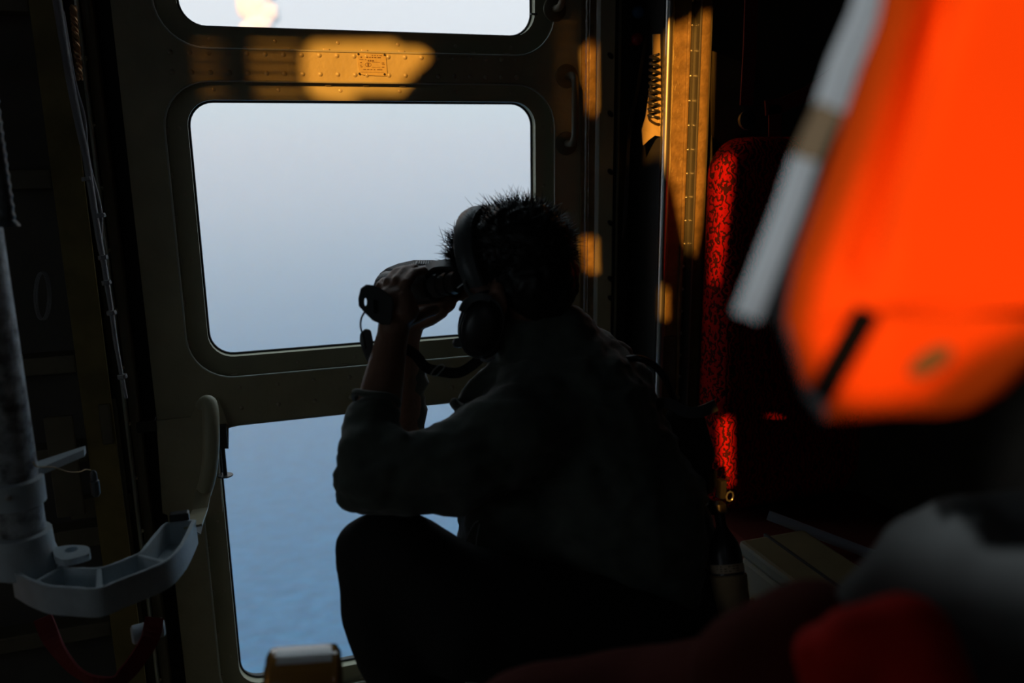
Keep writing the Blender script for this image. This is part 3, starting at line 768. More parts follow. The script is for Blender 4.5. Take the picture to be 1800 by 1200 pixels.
# joints
neck = at(955, 590, 1.50)
shL, shR = at(905, 765, 1.36), at(985, 775, 1.70)
elL, elR = at(640, 838, 1.32), at(705, 835, 1.57)
wrL, wrR = at(690, 590, 1.40), at(712, 600, 1.55)
hipL, hipR = at(1110, 1150, 1.38), at(1110, 1120, 1.62)
knL, knR = at(655, 985, 1.32), at(700, 1010, 1.58)
ftL = V((knL.x + .10, knL.y + .02, -1.14)); ftR = V((knR.x + .08, knR.y + .02, -1.14))
toeL, toeR = ftL + V((-.17, .05, -.045)), ftR + V((-.17, .05, -.045))
pel = (hipL + hipR) / 2 + V((0.03, 0, 0.02)); chest = at(985, 790, 1.52)
body = [
    ('e', H(0.0, 0, 0.02), FA, (.094, .074, .092)), ('e', H(0.045, 0, -.045), FA, (.05, .052, .07)),
    ('c', H(.075, 0, -.095), .02, H(.03, 0, -.10), .035), ('c', H(.096, 0, -.005), .010, H(.112, 0, -.03), .012),
    ('c', H(.082, .03, .018), .012, H(.082, -.03, .018), .012), ('c', H(.092, .012, -.06), .009, H(.092, -.012, -.06), .009),
    ('e', H(-.002, .074, -.040), FA, (.018, .010, .030)), ('e', H(-.002, -.074, -.040), FA, (.018, .010, .030)),
    ('c', H(-.02, 0, -.06), .055, neck + V((0.0, 0, -.03)), .06),
    ('c', neck, .06, chest, .13), ('c', chest, .13, pel, .13), ('c', chest, .12, shL, .05), ('c', chest, .12, shR, .05),
    ('c', shL, .052, elL, .042), ('c', shR, .052, elR, .042),
    ('c', elL, .041, elL.lerp(wrL, .35), .040), ('c', elL.lerp(wrL, .35), .040, wrL, .0265), ('c', elR, .041, elR.lerp(wrR, .35), .038), ('c', elR.lerp(wrR, .35), .038, wrR, .0265),
    ('c', hipL, .085, knL, .058), ('c', hipR, .085, knR, .058), ('c', pel, .13, hipL, .09), ('c', pel, .13, hipR, .09),
    ('c', knL, .055, ftL, .038), ('c', knR, .055, ftR, .038), ('c', ftL, .04, toeL, .03), ('c', ftR, .04, toeR, .03),
]
# left hand: palm and curled fingers over the binoculars
pL = at(697, 545, 1.397)
body += [('c', wrL, .0265, pL, .028), ('c', pL, .027, at(686, 522, 1.397), .0185), ('c', pL, .027, at(700, 524, 1.387), .0195), ('c', at(712, 545, 1.382), .024, at(710, 528, 1.380), .019)]
fing = [
    [(670, 518, 1.417), (667, 502, 1.422), (676, 493, 1.447), (686, 492, 1.472)],
    [(680, 516, 1.404), (682, 495, 1.407), (697, 477, 1.432), (712, 472, 1.462)],
    [(692, 516, 1.394), (698, 493, 1.394), (712, 475, 1.417), (729, 470, 1.447)],
    [(706, 521, 1.384), (714, 497, 1.380), (727, 480, 1.402), (746, 475, 1.432)],
]
for k, fp in enumerate(fing):
    rr = (.0082, .0094, .0100, .0098)[k]
    P_ = [at(*p) for p in fp]
    for i in range(3): body.append(('c', P_[i], rr * (1.08 - .1 * i), P_[i + 1], rr * (.98 - .1 * i)))
tb = [at(705, 565, 1.402), at(728, 556, 1.417), at(748, 548, 1.442), at(764, 545, 1.462)]
for i in range(3): body.append(('c', tb[i], .0155 - .002 * i, tb[i + 1], .0135 - .002 * i))
# right hand on the far barrel
pR = at(722, 560, 1.545)
body += [('c', wrR, .0265, pR, .028), ('c', pR, .027, at(735, 530, 1.565), .022)]
for k in range(4):
    a0 = at(712 + 13 * k, 528 - 2 * k, 1.580); a1 = at(712 + 13 * k, 498 - 2 * k, 1.585); a2 = at(710 + 13 * k, 482 - 3 * k, 1.560); a3 = at(708 + 13 * k, 482 - 3 * k, 1.535)
    body += [('c', a0, .010, a1, .0095), ('c', a1, .0095, a2, .009), ('c', a2, .009, a3, .008)]
body += [('c', at(742, 548, 1.545), .028, at(782, 530, 1.525), .022)]
tr_ = [at(735, 566, 1.535), at(757, 560, 1.520), at(778, 548, 1.505)]
body += [('c', tr_[0], .016, tr_[1], .0135), ('c', tr_[1], .0135, tr_[2], .0115), ('c', pR, .028, tr_[0], .017)]
obj_body = blob('body', body, 0.0042, 'skin', man, smooth_it=3)

def wr(sc, amp, ax=V((1, 1, 1))):
    def f(p):
        q = V((p.x * ax.x, p.y * ax.y, p.z * ax.z)) * sc
        return amp * (noise.noise(q) + .5 * noise.noise(q * 2.1 + V((3, 1, 7))) - .2 * abs(noise.noise(q * 1.3 + V((9, 2, 1)))))
    return f
lo_ = 0.032
cuff = elL.lerp(wrL, .50)
cuffR = elR.lerp(wrR, .62)
bk = at(1120, 850, 1.52)
jk = [
    ('c', at(965, 640, 1.5), .095, at(1000, 720, 1.5), .16), ('c', at(1000, 720, 1.5), .15, at(1075, 900, 1.5), .165), ('c', at(1075, 900, 1.5), .165, at(1095, 1060, 1.5), .16),
    ('e', at(1125, 930, 1.52), AX, (.115, .16, .20)), ('e', at(1105, 800, 1.56), AX, (.075, .13, .15)),
    ('c', at(1030, 615, 1.56), .04, at(1065, 655, 1.56), .07), ('c', at(985, 600, 1.5), .055, at(1060, 650, 1.58), .06),
    ('c', at(900, 600, 1.48), .04, at(1000, 610, 1.50), .07), ('c', at(968, 575, 1.52), .05, at(1000, 590, 1.54), .055), ('c', at(1030, 600, 1.55), .04, at(1070, 640, 1.56), .05),       # collar
    ('c', at(866, 648, 1.46), .018, at(820, 708, 1.43), .013), ('c', at(820, 708, 1.43), .013, at(905, 770, 1.44), .11), ('c', at(872, 650, 1.46), .02, at(950, 690, 1.46), .10), ('c', at(945, 575, 1.46), .055, at(1000, 588, 1.47), .050), ('c', at(905, 598, 1.45), .045, at(985, 585, 1.47), .055), 
    ('c', at(960, 740, 1.46), .13, shL, .085), ('c', at(985, 740, 1.55), .13, shR, .07),
    ('c', at(865, 860, 1.48), .055, at(880, 1000, 1.48), .07), ('c', at(900, 850, 1.48), .10, at(930, 1050, 1.48), .12),
    # left arm, loose sleeve
    ('c', shL, .083, at(800, 815, 1.33), .078), ('c', at(800, 815, 1.33), .077, at(672, 836, 1.30), .060), ('c', at(672, 836, 1.30), .060, at(636, 843, 1.30), .048), ('c', at(620, 866, 1.30), .027, at(700, 872, 1.30), .035),
    ('c', at(636, 843, 1.30), .046, at(648, 790, 1.30), .045), ('c', at(648, 790, 1.31), .044, at(657, 738, 1.33), .043), ('c', at(650, 735, 1.335), .035, at(678, 738, 1.335), .032),
    # right arm
    ('c', shR, .07, elR, .055), ('c', elR, .055, at(712, 720, 1.57), .040), ('c', at(712, 720, 1.57), .038, at(720, 665, 1.565), .034),
    ('c', at(645, 878, 1.32), .024, at(735, 880, 1.335), .026), ('c', at(602, 822, 1.27), .008, at(705, 768, 1.272), .013), ('c', at(606, 850, 1.262), .008, at(735, 800, 1.268), .012),
    ('c', at(612, 770, 1.285), .008, at(690, 752, 1.29), .012), ('c', at(735, 760, 1.30), .010, at(728, 850, 1.27), .010), ('c', at(800, 705, 1.40), .012, at(850, 800, 1.30), .014),
]
obj('jacket_dummy', bmesh.new(), None, man) if False else None
blob('jacket', jk, 0.0075, 'jacket', man, smooth_it=5, disp=lambda p, a=wr(13, .011, V((1, 1, 1.6))), b=wr(34, .0045, V((1, 1, 1.8))): a(p) + b(p))
# cuff roll of the left sleeve
bm = bmesh.new()
cc = at(661, 702, 1.345); ax_ = (wrL - elL).normalized(); u_ = ax_.orthogonal().normalized(); w_ = ax_.cross(u_)
tube(bm, [cc + (u_ * math.cos(a * math.pi / 10) + w_ * math.sin(a * math.pi / 10)) * (.036 + .001 * math.sin(a * 1.7)) + ax_ * .002 * math.sin(a) for a in range(20)], .0058, n=8, closed=True)
obj('cuff', bm, 'jacket', man, smooth=True)
# seams, a shoulder yoke seam and a pocket flap on the back
bm = bmesh.new()
def seam(pts, dd):
    tube(bm, spline([at(x, y, dd(x, y)) for x, y in pts], 5), .0016, n=5)
tr2 = [('c', hipL, .125, at(815, 1065, 1.33), .098), ('c', at(825, 1080, 1.33), .100, at(690, 980, 1.32), .078), ('c', at(690, 980, 1.32), .077, at(657, 970, 1.32), .064),
    ('c', at(655, 985, 1.32), .062, at(690, 1110, 1.32), .066), ('c', at(690, 1110, 1.32), .066, V((ftL.x, ftL.y, -1.10)), .055),
    ('c', hipR, .115, knR, .075), ('c', knR, .075, V((ftR.x, ftR.y, -1.10)), .055), ('c', pel, .165, hipL, .12), ('c', pel, .165, hipR, .115)]
blob('trousers', tr2, 0.010, 'trouser', man, smooth_it=5, disp=wr(9, .008))
for a, t_ in ((ftL, toeL), (ftR, toeR)):
    blob('boot', [('c', a + V((0, 0, .02)), .052, a + V((.015, 0, -.03)), .048), ('c', a + V((.02, 0, -.035)), .042, t_ + V((0, 0, .0)), .038)], .008, 'blackp', man, smooth_it=4)
bm.free()
bm = bmesh.new()
tube(bm, spline([at(822, 895, 1.40), at(816, 915, 1.39), at(818, 935, 1.385)], 5), .0012, n=5)
tube(bm, spline([at(840, 915, 1.385), at(832, 922, 1.38), at(820, 945, 1.38), at(812, 965, 1.38)], 5), .0012, n=5)
tube(bm, spline([at(843, 920, 1.385), at(838, 945, 1.38), at(836, 965, 1.38)], 5), .0012, n=5)
obj('drawcord', bm, 'cable', man)
# hair
hr = [('e', H(-.012, 0, .035), FA, (.100, .083, .088)), ('e', H(-.045, 0, -.02), FA, (.068, .078, .075)), ('c', H(.055, .02, .085), .025, H(.055, -.02, .085), .025), ('c', H(.075, 0, .07), .025, H(.03, 0, .095), .03)]
hair = blob('hair', hr, .006, 'hair', man, smooth_it=3, disp=wr(60, .006))
bm = bmesh.new()
def strand(root, dirv, ln, r=.0007):
    curl = V((random.gauss(0, .35), random.gauss(0, .35), random.gauss(0, .3)))
    P_ = [root + dirv * ln * t_ + curl * ln * t_ * t_ * .8 for t_ in (0, .35, .7, 1)]
    tube(bm, P_, [r, r * .9, r * .6, r * .15], n=3, cap=False)
for k in range(2600):
    a, e = random.uniform(0, 2 * math.pi), math.asin(random.uniform(-.35, 1))
    dl = V((math.cos(a) * math.cos(e), math.sin(a) * math.cos(e), math.sin(e)))
    root = H(-.012 + dl.x * .096, dl.y * .080, .035 + dl.z * .084)
    if dl.x > .55 and dl.z < .1: continue
    dv = (F * dl.x + Lf * dl.y + U * dl.z + F * .5 * random.random() + V((random.gauss(0, .4), random.gauss(0, .4), random.gauss(0, .4)))).normalized()
    strand(root, dv, random.uniform(.012, .026))
# tufts: brow tuft and two standing cowlicks
for cx0, cy0, n_, sp, ln0, dr in ((808, 445, 420, 9, .022, V((-.6, 0, .3))), (812, 422, 420, 9, .024, V((-.5, 0, .6))), (834, 408, 320, 9, .026, V((-.1, 0, .9))), (900, 395, 260, 14, .026, V((-.3, 0, .8))), (880, 398, 120, 8, .022, V((-.6, 0, .6))), (925, 398, 150, 12, .022, V((.2, 0, .9))), (968, 405, 120, 14, .016, V((.5, 0, .7)))):
    for k in range(n_):
        root = at(random.gauss(cx0, sp), random.gauss(cy0, sp * .7) + 8, random.uniform(1.44, 1.52))
        strand(root, (dr + V((random.gauss(0, .4), random.gauss(0, .4), random.gauss(0, .3)))).normalized(), random.uniform(.6, 1.15) * ln0, .0008)
obj('hair_strands', bm, 'hair', hair, kind='stuff')
blob('fringe', [('c', at(810, 470, 1.51), .010, at(815, 425, 1.50), .017), ('c', at(816, 425, 1.50), .020, at(845, 410, 1.49), .020), ('c', at(820, 440, 1.47), .018, at(846, 422, 1.46), .024)], .004, 'hair', man, smooth_it=3, disp=wr(70, .004))

# headset
hs = empty('headset', H(0, .09, -.09), label='dark grey aviation headset with padded band, worn by the person in the olive jacket', cat='headset')
band = []
for k in range(25):
    a = math.radians(-12 + 204 * k / 24)
    band.append(H(.036 + .020 * math.sin(a), .092 * math.cos(a), .012 + .104 * math.sin(a)))
for off, wd, nm, mm in ((0, .022, 'headband', 'greyp'), (-.018, .012, 'headband', 'greyp')):
    obj(nm, TUBE([p + F * off for p in band], 1, flat=(.001, .001, WZ)) if False else TUBE([p + F * off for p in band], [.006] * 25, n=8), mm, hs, smooth=True)
bm = bmesh.new(); prev = None
for i, p in enumerate(band):
    rad = (p - H(.05, 0, .0)).normalized(); rad = (rad - F * rad.dot(F)).normalized()
    row = [bm.verts.new(p + F * s + rad * r_) for s, r_ in ((-.024, .001), (-.018, .007), (.0, .009), (.012, .006), (.016, 0), (.0, -.003))]
    if prev:
        for k in range(6): bm.faces.new((prev[k], prev[(k + 1) % 6], row[(k + 1) % 6], row[k]))
    else: bm.faces.new(row)
    prev = row
bm.faces.new(prev[::-1])
obj('band_pad', bm, 'greyp', hs, smooth=True)
ec = at(848, 574, 1.405)
ea = V((-.42, -.88, .05)).normalized()
def earcup(c, axn, nm='ear_cup'):
    fwd = (at(800, 560, 1.41) - at(850, 574, 1.41)).normalized(); up = axn.cross(fwd).normalized()
    if up.z < 0: up = -up
    fwd = up.cross(axn)
    bm = bmesh.new(); prof = [(.0, .028), (.5, .027), (.8, .022), (.95, .012), (1, 0), (1, -.018), (.9, -.026)]
    prev = None; n_ = 28; c0 = bm.verts.new(c + axn * .028)
    for s, h in prof[1:]:
        row = [bm.verts.new(c + axn * h + fwd * (s * .036 * math.cos(2 * math.pi * k / n_)) + up * (s * .052 * math.sin(2 * math.pi * k / n_))) for k in range(n_)]
        for k in range(n_):
            if prev: bm.faces.new((prev[k], prev[(k + 1) % n_], row[(k + 1) % n_], row[k]))
            else: bm.faces.new((c0, row[k], row[(k + 1) % n_]))
        prev = row
    bm.faces.new(prev)
    o = obj(nm, bm, 'blackp', hs, smooth=True)
    bm = bmesh.new()
    tube(bm, [c - axn * .020 + fwd * (.036 * math.cos(2 * math.pi * k / n_)) + up * (.052 * math.sin(2 * math.pi * k / n_)) for k in range(n_)], .009, n=8, closed=True)
    obj('ear_cushion', bm, 'blackp', o, smooth=True)
    # rim ring that catches the window light
    bm = bmesh.new(); tube(bm, [c + axn * .010 + fwd * (.0358 * math.cos(2 * math.pi * k / n_)) + up * (.0518 * math.sin(2 * math.pi * k / n_)) for k in range(n_)], .002, n=6, closed=True)
    obj('cup_rim', bm, 'greyp', o, smooth=True)
earcup(ec, ea); earcup(H(.02, -.105, -.07), -Lf)
obj('cup_yoke', TUBE(spline([at(822, 480, 1.40), at(818, 500, 1.395), at(825, 515, 1.39), at(838, 528, 1.385)], 4), .004, n=8), 'greyp', hs, smooth=True)
obj('cup_yoke', TUBE([at(804, 506, 1.41), at(822, 492, 1.40)], .0013, n=6), 'tape', hs)
obj('cup_cap', TUBE(spline([at(812, 546, 1.392), at(822, 530, 1.385), at(842, 522, 1.38), at(862, 527, 1.38)], 4), 1, flat=(.012, .01, V((0, -1, .3)))), 'greyp', hs, smooth=True)
mic = [at(850, 618, 1.38), at(826, 612, 1.40), at(812, 604, 1.42)]
obj('mic_boom', TUBE(spline(mic, 4), .003, n=8), 'blackp', hs, smooth=True)
obj('microphone', LATHE([(.003, 0), (.0075, .003), (.0085, .010), (.0075, .017), (.003, .02)], at(806, 604, 1.42) + V((.01, 0, 0)), V((-1, .2, .1)), 14), 'greyp', hs, smooth=True)
obj('earlobe_pad', TUBE(spline([at(846, 631, 1.39), at(856, 634, 1.385), at(868, 628, 1.39)], 4), .003, n=8), 'pole', hs, smooth=True)

# binoculars
bn = empty('binoculars', at(735, 560, 1.41), label='large black binoculars with ribbed top plate, held to the eyes', cat='binoculars')
B0, B1 = at(805, 496, 1.455), at(668, 514, 1.565)   # eye end, objective end (near barrel)
bax = (B1 - B0).normalized(); bup = (WZ - bax * WZ.dot(bax)).normalized(); bsd = bax.cross(bup).normalized()
if bsd.y > 0: bsd = -bsd                              # towards the camera
sep = .066
for k in (0, 1):
    c = B0 - bsd * sep * k
    obj('eyepiece', LATHE([(.014, 0), (.019, .001), (.020, .010), (.017, .012), (.017, .018), (.0205, .019), (.0205, .027), (.018, .029), (.018, .036), (.022, .038), (.023, .052), (.020, .056)], c, bax, 24), 'greyp', bn, smooth=True)
    obj('barrel', LATHE([(.020, .050), (.029, .056), (.031, .075), (.030, .105), (.031, .115), (.034, .125), (.036, .150), (.0375, .165), (.036, .170), (.031, .168)], c, bax, 28), 'bino', bn, smooth=True)
    obj('lens', LATHE([(.030, .163), (.015, .1645), (.001, .165)], c, bax, 24), 'blackp', bn, smooth=True)
    obj('prism_body', BX((-.5, -.5, -.5), (.5, .5, .5), .12), 'bino', bn, smooth=True)
    pb = bn.children[-1]
    pm = pb.data; bc = c + bax * .082 + bup * .006 - bsd * (.006 if k == 0 else -.006)
    inv = bn.location
    for v in pm.vertices:
        q = v.co + bn.location
        v.co = bc + bax * q.x * .062 + bsd * q.y * .058 + bup * q.z * .062 - inv
# ribbed top plate: body plate plus individual ridges
mid = B0 - bsd * sep * .5
pt = [at(*p) for p in ((804, 461, 1.510), (762, 457, 1.540), (727, 457, 1.560), (700, 463, 1.575), (680, 471, 1.580), (668, 480, 1.585), (660, 496, 1.590), (668, 512, 1.560), (700, 500, 1.500), (742, 478, 1.480), (770, 470, 1.470), (790, 474, 1.460), (804, 472, 1.460))]
cen = sum(pt, V()) / len(pt)
bm = bmesh.new()
tv = [bm.verts.new(p) for p in pt]; bv = [bm.verts.new(p - V((0, 0, .016))) for p in pt]
ct, cbv = bm.verts.new(cen + V((0, 0, .001))), bm.verts.new(cen - V((0, 0, .018)))
for i in range(len(pt)):
    j = (i + 1) % len(pt)
    bm.faces.new((ct, tv[i], tv[j])); bm.faces.new((cbv, bv[j], bv[i])); bm.faces.new((tv[i], bv[i], bv[j], tv[j]))
obj('top_plate', bm, 'bino', bn)
for row, (a, b_, nn, dy) in enumerate((((684, 477, 1.575), (732, 458.5, 1.558), 14, 7), ((734, 458, 1.557), (798, 461.5, 1.515), 17, 6), ((733, 472, 1.500), (757, 464, 1.510), 8, 5))):
    for k in range(nn):
        t_ = k / (nn - 1); x = a[0] + (b_[0] - a[0]) * t_; y = a[1] + (b_[1] - a[1]) * t_; dd = a[2] + (b_[2] - a[2]) * t_
        obj('grip_ridge', TUBE([at(x, y, dd), at(x - 1.5, y + dy, dd - .02)], .0014, n=6), 'ridge', bn)
obj('focus_cover', TUBE(spline([at(750, 474, 1.465), at(765, 466, 1.460), at(790, 465, 1.455), at(803, 470, 1.455)], 4), 1, flat=(.022, .006, V((0, -.5, 1)))), 'greyp', bn, smooth=True)
# lens cap plate, its cord and the second cap hanging
cpz = 1.345
bm = bmesh.new()
ol = [(644, 502), (655, 503), (672, 511), (688, 523), (690, 533), (687, 560), (684, 568), (672, 568), (656, 561), (641, 546), (633, 537), (632, 525), (636, 508)]
hl = [(642.5 + 2.3 * math.cos(a * math.pi / 6), 530.5 + 7 * math.sin(a * math.pi / 6)) for a in range(12)]
slab(bm, ol, [hl], lambda u, v: at(u, v, cpz + (u - 632) * .0002), lambda u, v: at(u, v, cpz + .009 + (u - 632) * .0002))
cap = setp(obj('lens_cap', bm, 'greyp'), label='flat dark lens cap with a small slot, hanging beside the left hand', cat='lens cap')
obj('cap_rim', TUBE([at(x, y, cpz + (x - 632) * .0002 + .002) for x, y in ol], .0022, n=6, closed=True), 'bino', cap, smooth=True)
c = at(660, 537, cpz + .004); obj('cap_slot', BX(c + V((-.004, -.003, -.012)), c + V((.003, 0, .010)), .001), 'rubber', cap)
setp(obj('cap_cord', TUBE(spline([at(641, 548, 1.352), at(635, 560, 1.355), at(634, 575, 1.365), at(639, 592, 1.380), at(643, 612, 1.390)], 5), .0016, n=6), 'blackp', smooth=True), label='thin black cord looping from the flat lens cap', cat='cord')
bm = bmesh.new()
ol = [(642, 577), (652, 580), (656, 600), (655, 640), (648, 640), (638, 618), (632, 600), (633, 586)]
slab(bm, ol, [], lambda u, v: at(u, v, 1.400), lambda u, v: at(u, v, 1.427))
bmesh.ops.bevel(bm, geom=bm.edges[:], offset=.002, segments=1, affect='EDGES')
setp(obj('lens_cap', bm, 'greyp', smooth=True), label='round lens cap hanging on cord behind the left wrist', cat='lens cap')
# neck strap and buckle
st = spline([at(690, 600, 1.44), at(728, 622, 1.45), at(748, 645, 1.45), at(772, 652, 1.45), at(805, 655, 1.45), at(832, 640, 1.46), at(850, 622, 1.46)], 5)
ns = setp(obj('neck_strap', TUBE(st, 1, flat=(.018, .0025, V((0, -1, .35)))), 'strap', smooth=True), label='black binocular neck strap hanging below the chin', cat='strap')
bu = [at(x, y, 1.425) for x, y in ((757, 658), (761, 661), (768, 660), (780, 647), (781, 644), (778, 641), (771, 642), (763, 649))]
obj('strap_buckle', TUBE(bu, .0016, n=6, closed=True), 'steel', ns, smooth=True, label='bright metal loop buckle')

# hose and harness gear on the crewman's back
setp(obj('intercom_hose', TUBE(spline([at(1092, 634, 1.48), at(1105, 630, 1.46), at(1125, 630, 1.45), at(1147, 640, 1.45), at(1166, 660, 1.45), at(1178, 685, 1.46), at(1188, 712, 1.48), at(1196, 760, 1.5), at(1206, 800, 1.52), at(1222, 850, 1.5)], 6), .0062, n=12), 'blackp', smooth=True), label='black hose arching from behind the shoulder down past the lit post', cat='hose')
sb_ = spline([at(1140, 716, 1.48), at(1170, 708, 1.46), at(1200, 722, 1.45), at(1228, 724, 1.45), at(1258, 712, 1.46)], 4)
hb = setp(obj('shoulder_strap', TUBE(sb_, 1, flat=(.020, .006, V((0, -1, .3)))), 'greyp', smooth=True), label='dark grey stiff strap end sticking out behind the shoulder', cat='strap')
gear = empty('harness_pack', at(1225, 800, 1.5), label='black survival pack with buckles hanging at the small of the back', cat='pack')
blob('pack_body', [('c', at(1190, 735, 1.50), .022, at(1215, 790, 1.5), .03), ('c', at(1215, 790, 1.5), .03, at(1236, 850, 1.5), .022), ('c', at(1225, 735, 1.5), .015, at(1238, 800, 1.5), .02)], .006, 'strap', gear, smooth_it=3)
for px, py in ((1232, 868), (1240, 880), (1283, 872)):
    obj('buckle_ring', TUBE([at(px, py, 1.45) + V((.007 * math.cos(a * .7854), 0, .009 * math.sin(a * .7854))) for a in range(8)], .0015, n=6, closed=True), 'steel', gear, smooth=True)
obj('valve_block', BX(at(1245, 830, 1.46) , at(1268, 862, 1.46) + V((.0, .03, 0)), .003), 'blackp', gear)
obj('valve_block', BX(at(1268, 846, 1.47), at(1284, 882, 1.47) + V((0, .03, 0)), .003), 'blackp', gear)
# bottle in a canvas sleeve
bb = at(1296, 1125, 1.40); btp = at(1262, 880, 1.44); bax2 = (btp - bb).normalized(); BLn = (btp - bb).length
bot = empty('air_bottle', bb, label='slim black bottle with a paper label in a tan canvas sleeve, behind the person', cat='bottle')
obj('bottle_body', LATHE([(.018, 0), (.027, .004), (.0275, BLn * .62), (.024, BLn * .69), (.014, BLn * .77), (.009, BLn * .82), (.009, BLn * .9), (.013, BLn * .905), (.013, BLn * .97), (.006, BLn)], bb, bax2, 24), 'blackp', bot, smooth=True)
obj('canvas_sleeve', LATHE([(.026, -.004), (.0305, 0), (.031, BLn * .2), (.0295, BLn * .35), (.031, BLn * .46), (.0285, BLn * .47)], bb, bax2, 24), 'tan', bot, smooth=True)
obj('paper_label', LATHE([(.0279, BLn * .485), (.0281, BLn * .487), (.0281, BLn * .545), (.0279, BLn * .547)], bb, bax2, 24), 'label', bot, smooth=True)
pk_lab = bot.children[-1]
bm = bmesh.new()
tocam = (CAM - bb); tocam = (tocam - bax2 * tocam.dot(bax2)).normalized(); sdv = bax2.cross(tocam)
for r_ in range(3):
    for k in range(6):
        a = -.65 + k * .24; c = bb + bax2 * BLn * (.500 + .017 * r_) + (tocam * math.cos(a) + sdv * math.sin(a)) * .0285
        if (k + r_) % 4: tube(bm, [c, c + sdv * .004], .0007, n=4)
obj('label_print', bm, 'ink', pk_lab)

# ------------------------------------------------------------------ seat case and step that carry the crewman
x0, x1 = 0.40, 0.86
case = empty('equipment_case', (.62, -.72, FL), label='black equipment case the person sits on', cat='case')
zt_ = pel.z - .18
obj('case_body', BX((x0, -1.02, FL), (x1, -.42, zt_ - .05), .012), 'blackp', case)
obj('case_lid', BX((x0 - .006, -1.026, zt_ - .048), (x1 + .006, -.414, zt_), .012), 'blackp', case)
for y in (-.9, -.54): obj('case_latch', BX((x1 + .006, y - .025, zt_ - .09), (x1 + .016, y + .025, zt_ - .02), .003), 'greyp', case)
obj('case_handle', TUBE(spline([V((.56, -1.025, zt_ - .1)), V((.56, -1.05, zt_ - .1)), V((.70, -1.05, zt_ - .1)), V((.70, -1.025, zt_ - .1))], 4), .006, n=8), 'greyp', case, smooth=True)
stp = empty('step', (.15, -.68, FL), label='low black footstep under the boots of the person', cat='step')
ys = sorted((ftL.y, ftR.y)); xs = sorted((toeL.x, ftL.x))
obj('step_top', BX((xs[0] - .06, ys[0] - .1, -1.245), (xs[1] + .12, ys[1] + .14, -1.225), .004), 'blackp', stp)
for xx in (xs[0] - .04, xs[1] + .10):
    for yy in (ys[0] - .08, ys[1] + .12):
        obj('leg', BX((xx - .015, yy - .015, FL), (xx + .015, yy + .015, -1.245)), 'blackp', stp)

# ------------------------------------------------------------------ lower right: box, rail, tubes
c = at(1420, 1030, 1.55)
kb = empty('khaki_box', (c.x, c.y, FL), label='small khaki box with a strap across, beyond the blurred red bag', cat='box')
p1, p2 = at(1352, 1000, 1.55), at(1480, 1078, 1.55)
zt_ = at(1400, 985, 1.55).z
obj('box_body', BX((p1.x, c.y - .10, zt_ - .22), (p2.x + .02, c.y + .12, zt_ - .03), .012), 'box', kb)
obj('box_lid', BX((p1.x - .004, c.y - .104, zt_ - .03), (p2.x + .024, c.y + .124, zt_), .008), 'box', kb)
obj('box_strap', BX((p1.x + .055, c.y - .108, zt_ - .22), (p1.x + .061, c.y + .128, zt_ + .003), .001), 'rubber', kb)
obj('box_foot', BX((p1.x + .01, c.y - .09, FL), (p2.x, c.y + .11, zt_ - .22), .004), 'frame', kb)
setp(obj('floor_tube', TUBE([at(1350, 905, 2.0), at(1560, 985, 1.9)], .012, n=14), 'pole', smooth=True), label='dark slanting metal tube under the red seat', cat='tube')
# raised sill of floor next to the bottle
p = onZ(1235, 1165, FL + .12)
obj('baseboard_1', BX((0.9, -.30, FL), (2.2, -.02, FL + .12), .01), 'floor', kind='structure')
# boot/cable heap behind bottle
setp(obj('rope_coil', TUBE([at(1325 + 14 * math.cos(a * .55), 1075 + 22 * math.sin(a * .55), 1.60 + .0012 * a) for a in range(46)], .006, n=8), 'tan', smooth=True), label='small coil of tan rope right of the canvas sleeved bottle', cat='rope')

# ------------------------------------------------------------------ brown roll at the bottom edge
ra = at(462, 1178, .98); rbp = at(598, 1168, 1.0); rax = (rbp - ra).normalized(); RL = (rbp - ra).length
RR = .048
rc = ra - V((0, 0, RR * .55))
roll = empty('tape_roll', rc, label='glossy brown roll with a painted-on pale window reflection at the bottom edge', cat='roll')
prof = [(RR * .55, 0), (RR * .8, .001), (RR * .97, .006), (RR, .014), (RR, RL - .014), (RR * .97, RL - .006), (RR * .8, RL - .001), (RR * .55, RL)]
obj('roll_body', LATHE(prof, rc, rax, 40), 'amber', roll, smooth=True)
obj('roll_core', LATHE([(RR * .54, -.001), (RR * .54, RL + .001)], rc, rax, 24), 'tan', roll, smooth=True)
bm = bmesh.new(); prev = None
for k in range(9):
    a = math.radians(-32 + 36 * k / 8); up_ = (WZ - rax * WZ.dot(rax)).normalized(); fw = rax.cross(up_)
    if fw.y > 0: fw = -fw
    base = rc + (up_ * math.cos(a + .35) + fw * math.sin(a + .35)) * (RR + .0008)
    row = [bm.verts.new(base + rax * (RL * .16)), bm.verts.new(base + rax * (RL * .86))]
    if prev: bm.faces.new((prev[0], prev[1], row[1], row[0]))
    prev = row
obj('reflection_strip', bm, 'strip', roll, label='white paper strip across the roll')  # window reflection laid on the roll as a white strip
rz = rc.z - RR
rs = setp(empty('roll_stand', (rc.x, rc.y, FL)), label='dark stand below the brown roll', cat='stand')
obj('stand_top', BX((rc.x + .005, rc.y - .045, rz - .02), (rc.x + .08, rc.y + .045, rz), .004), 'blackp', rs)
obj('stand_column', BX((rc.x + .01, rc.y - .04, FL), (rc.x + .075, rc.y + .04, rz - .02), .004), 'blackp', rs)

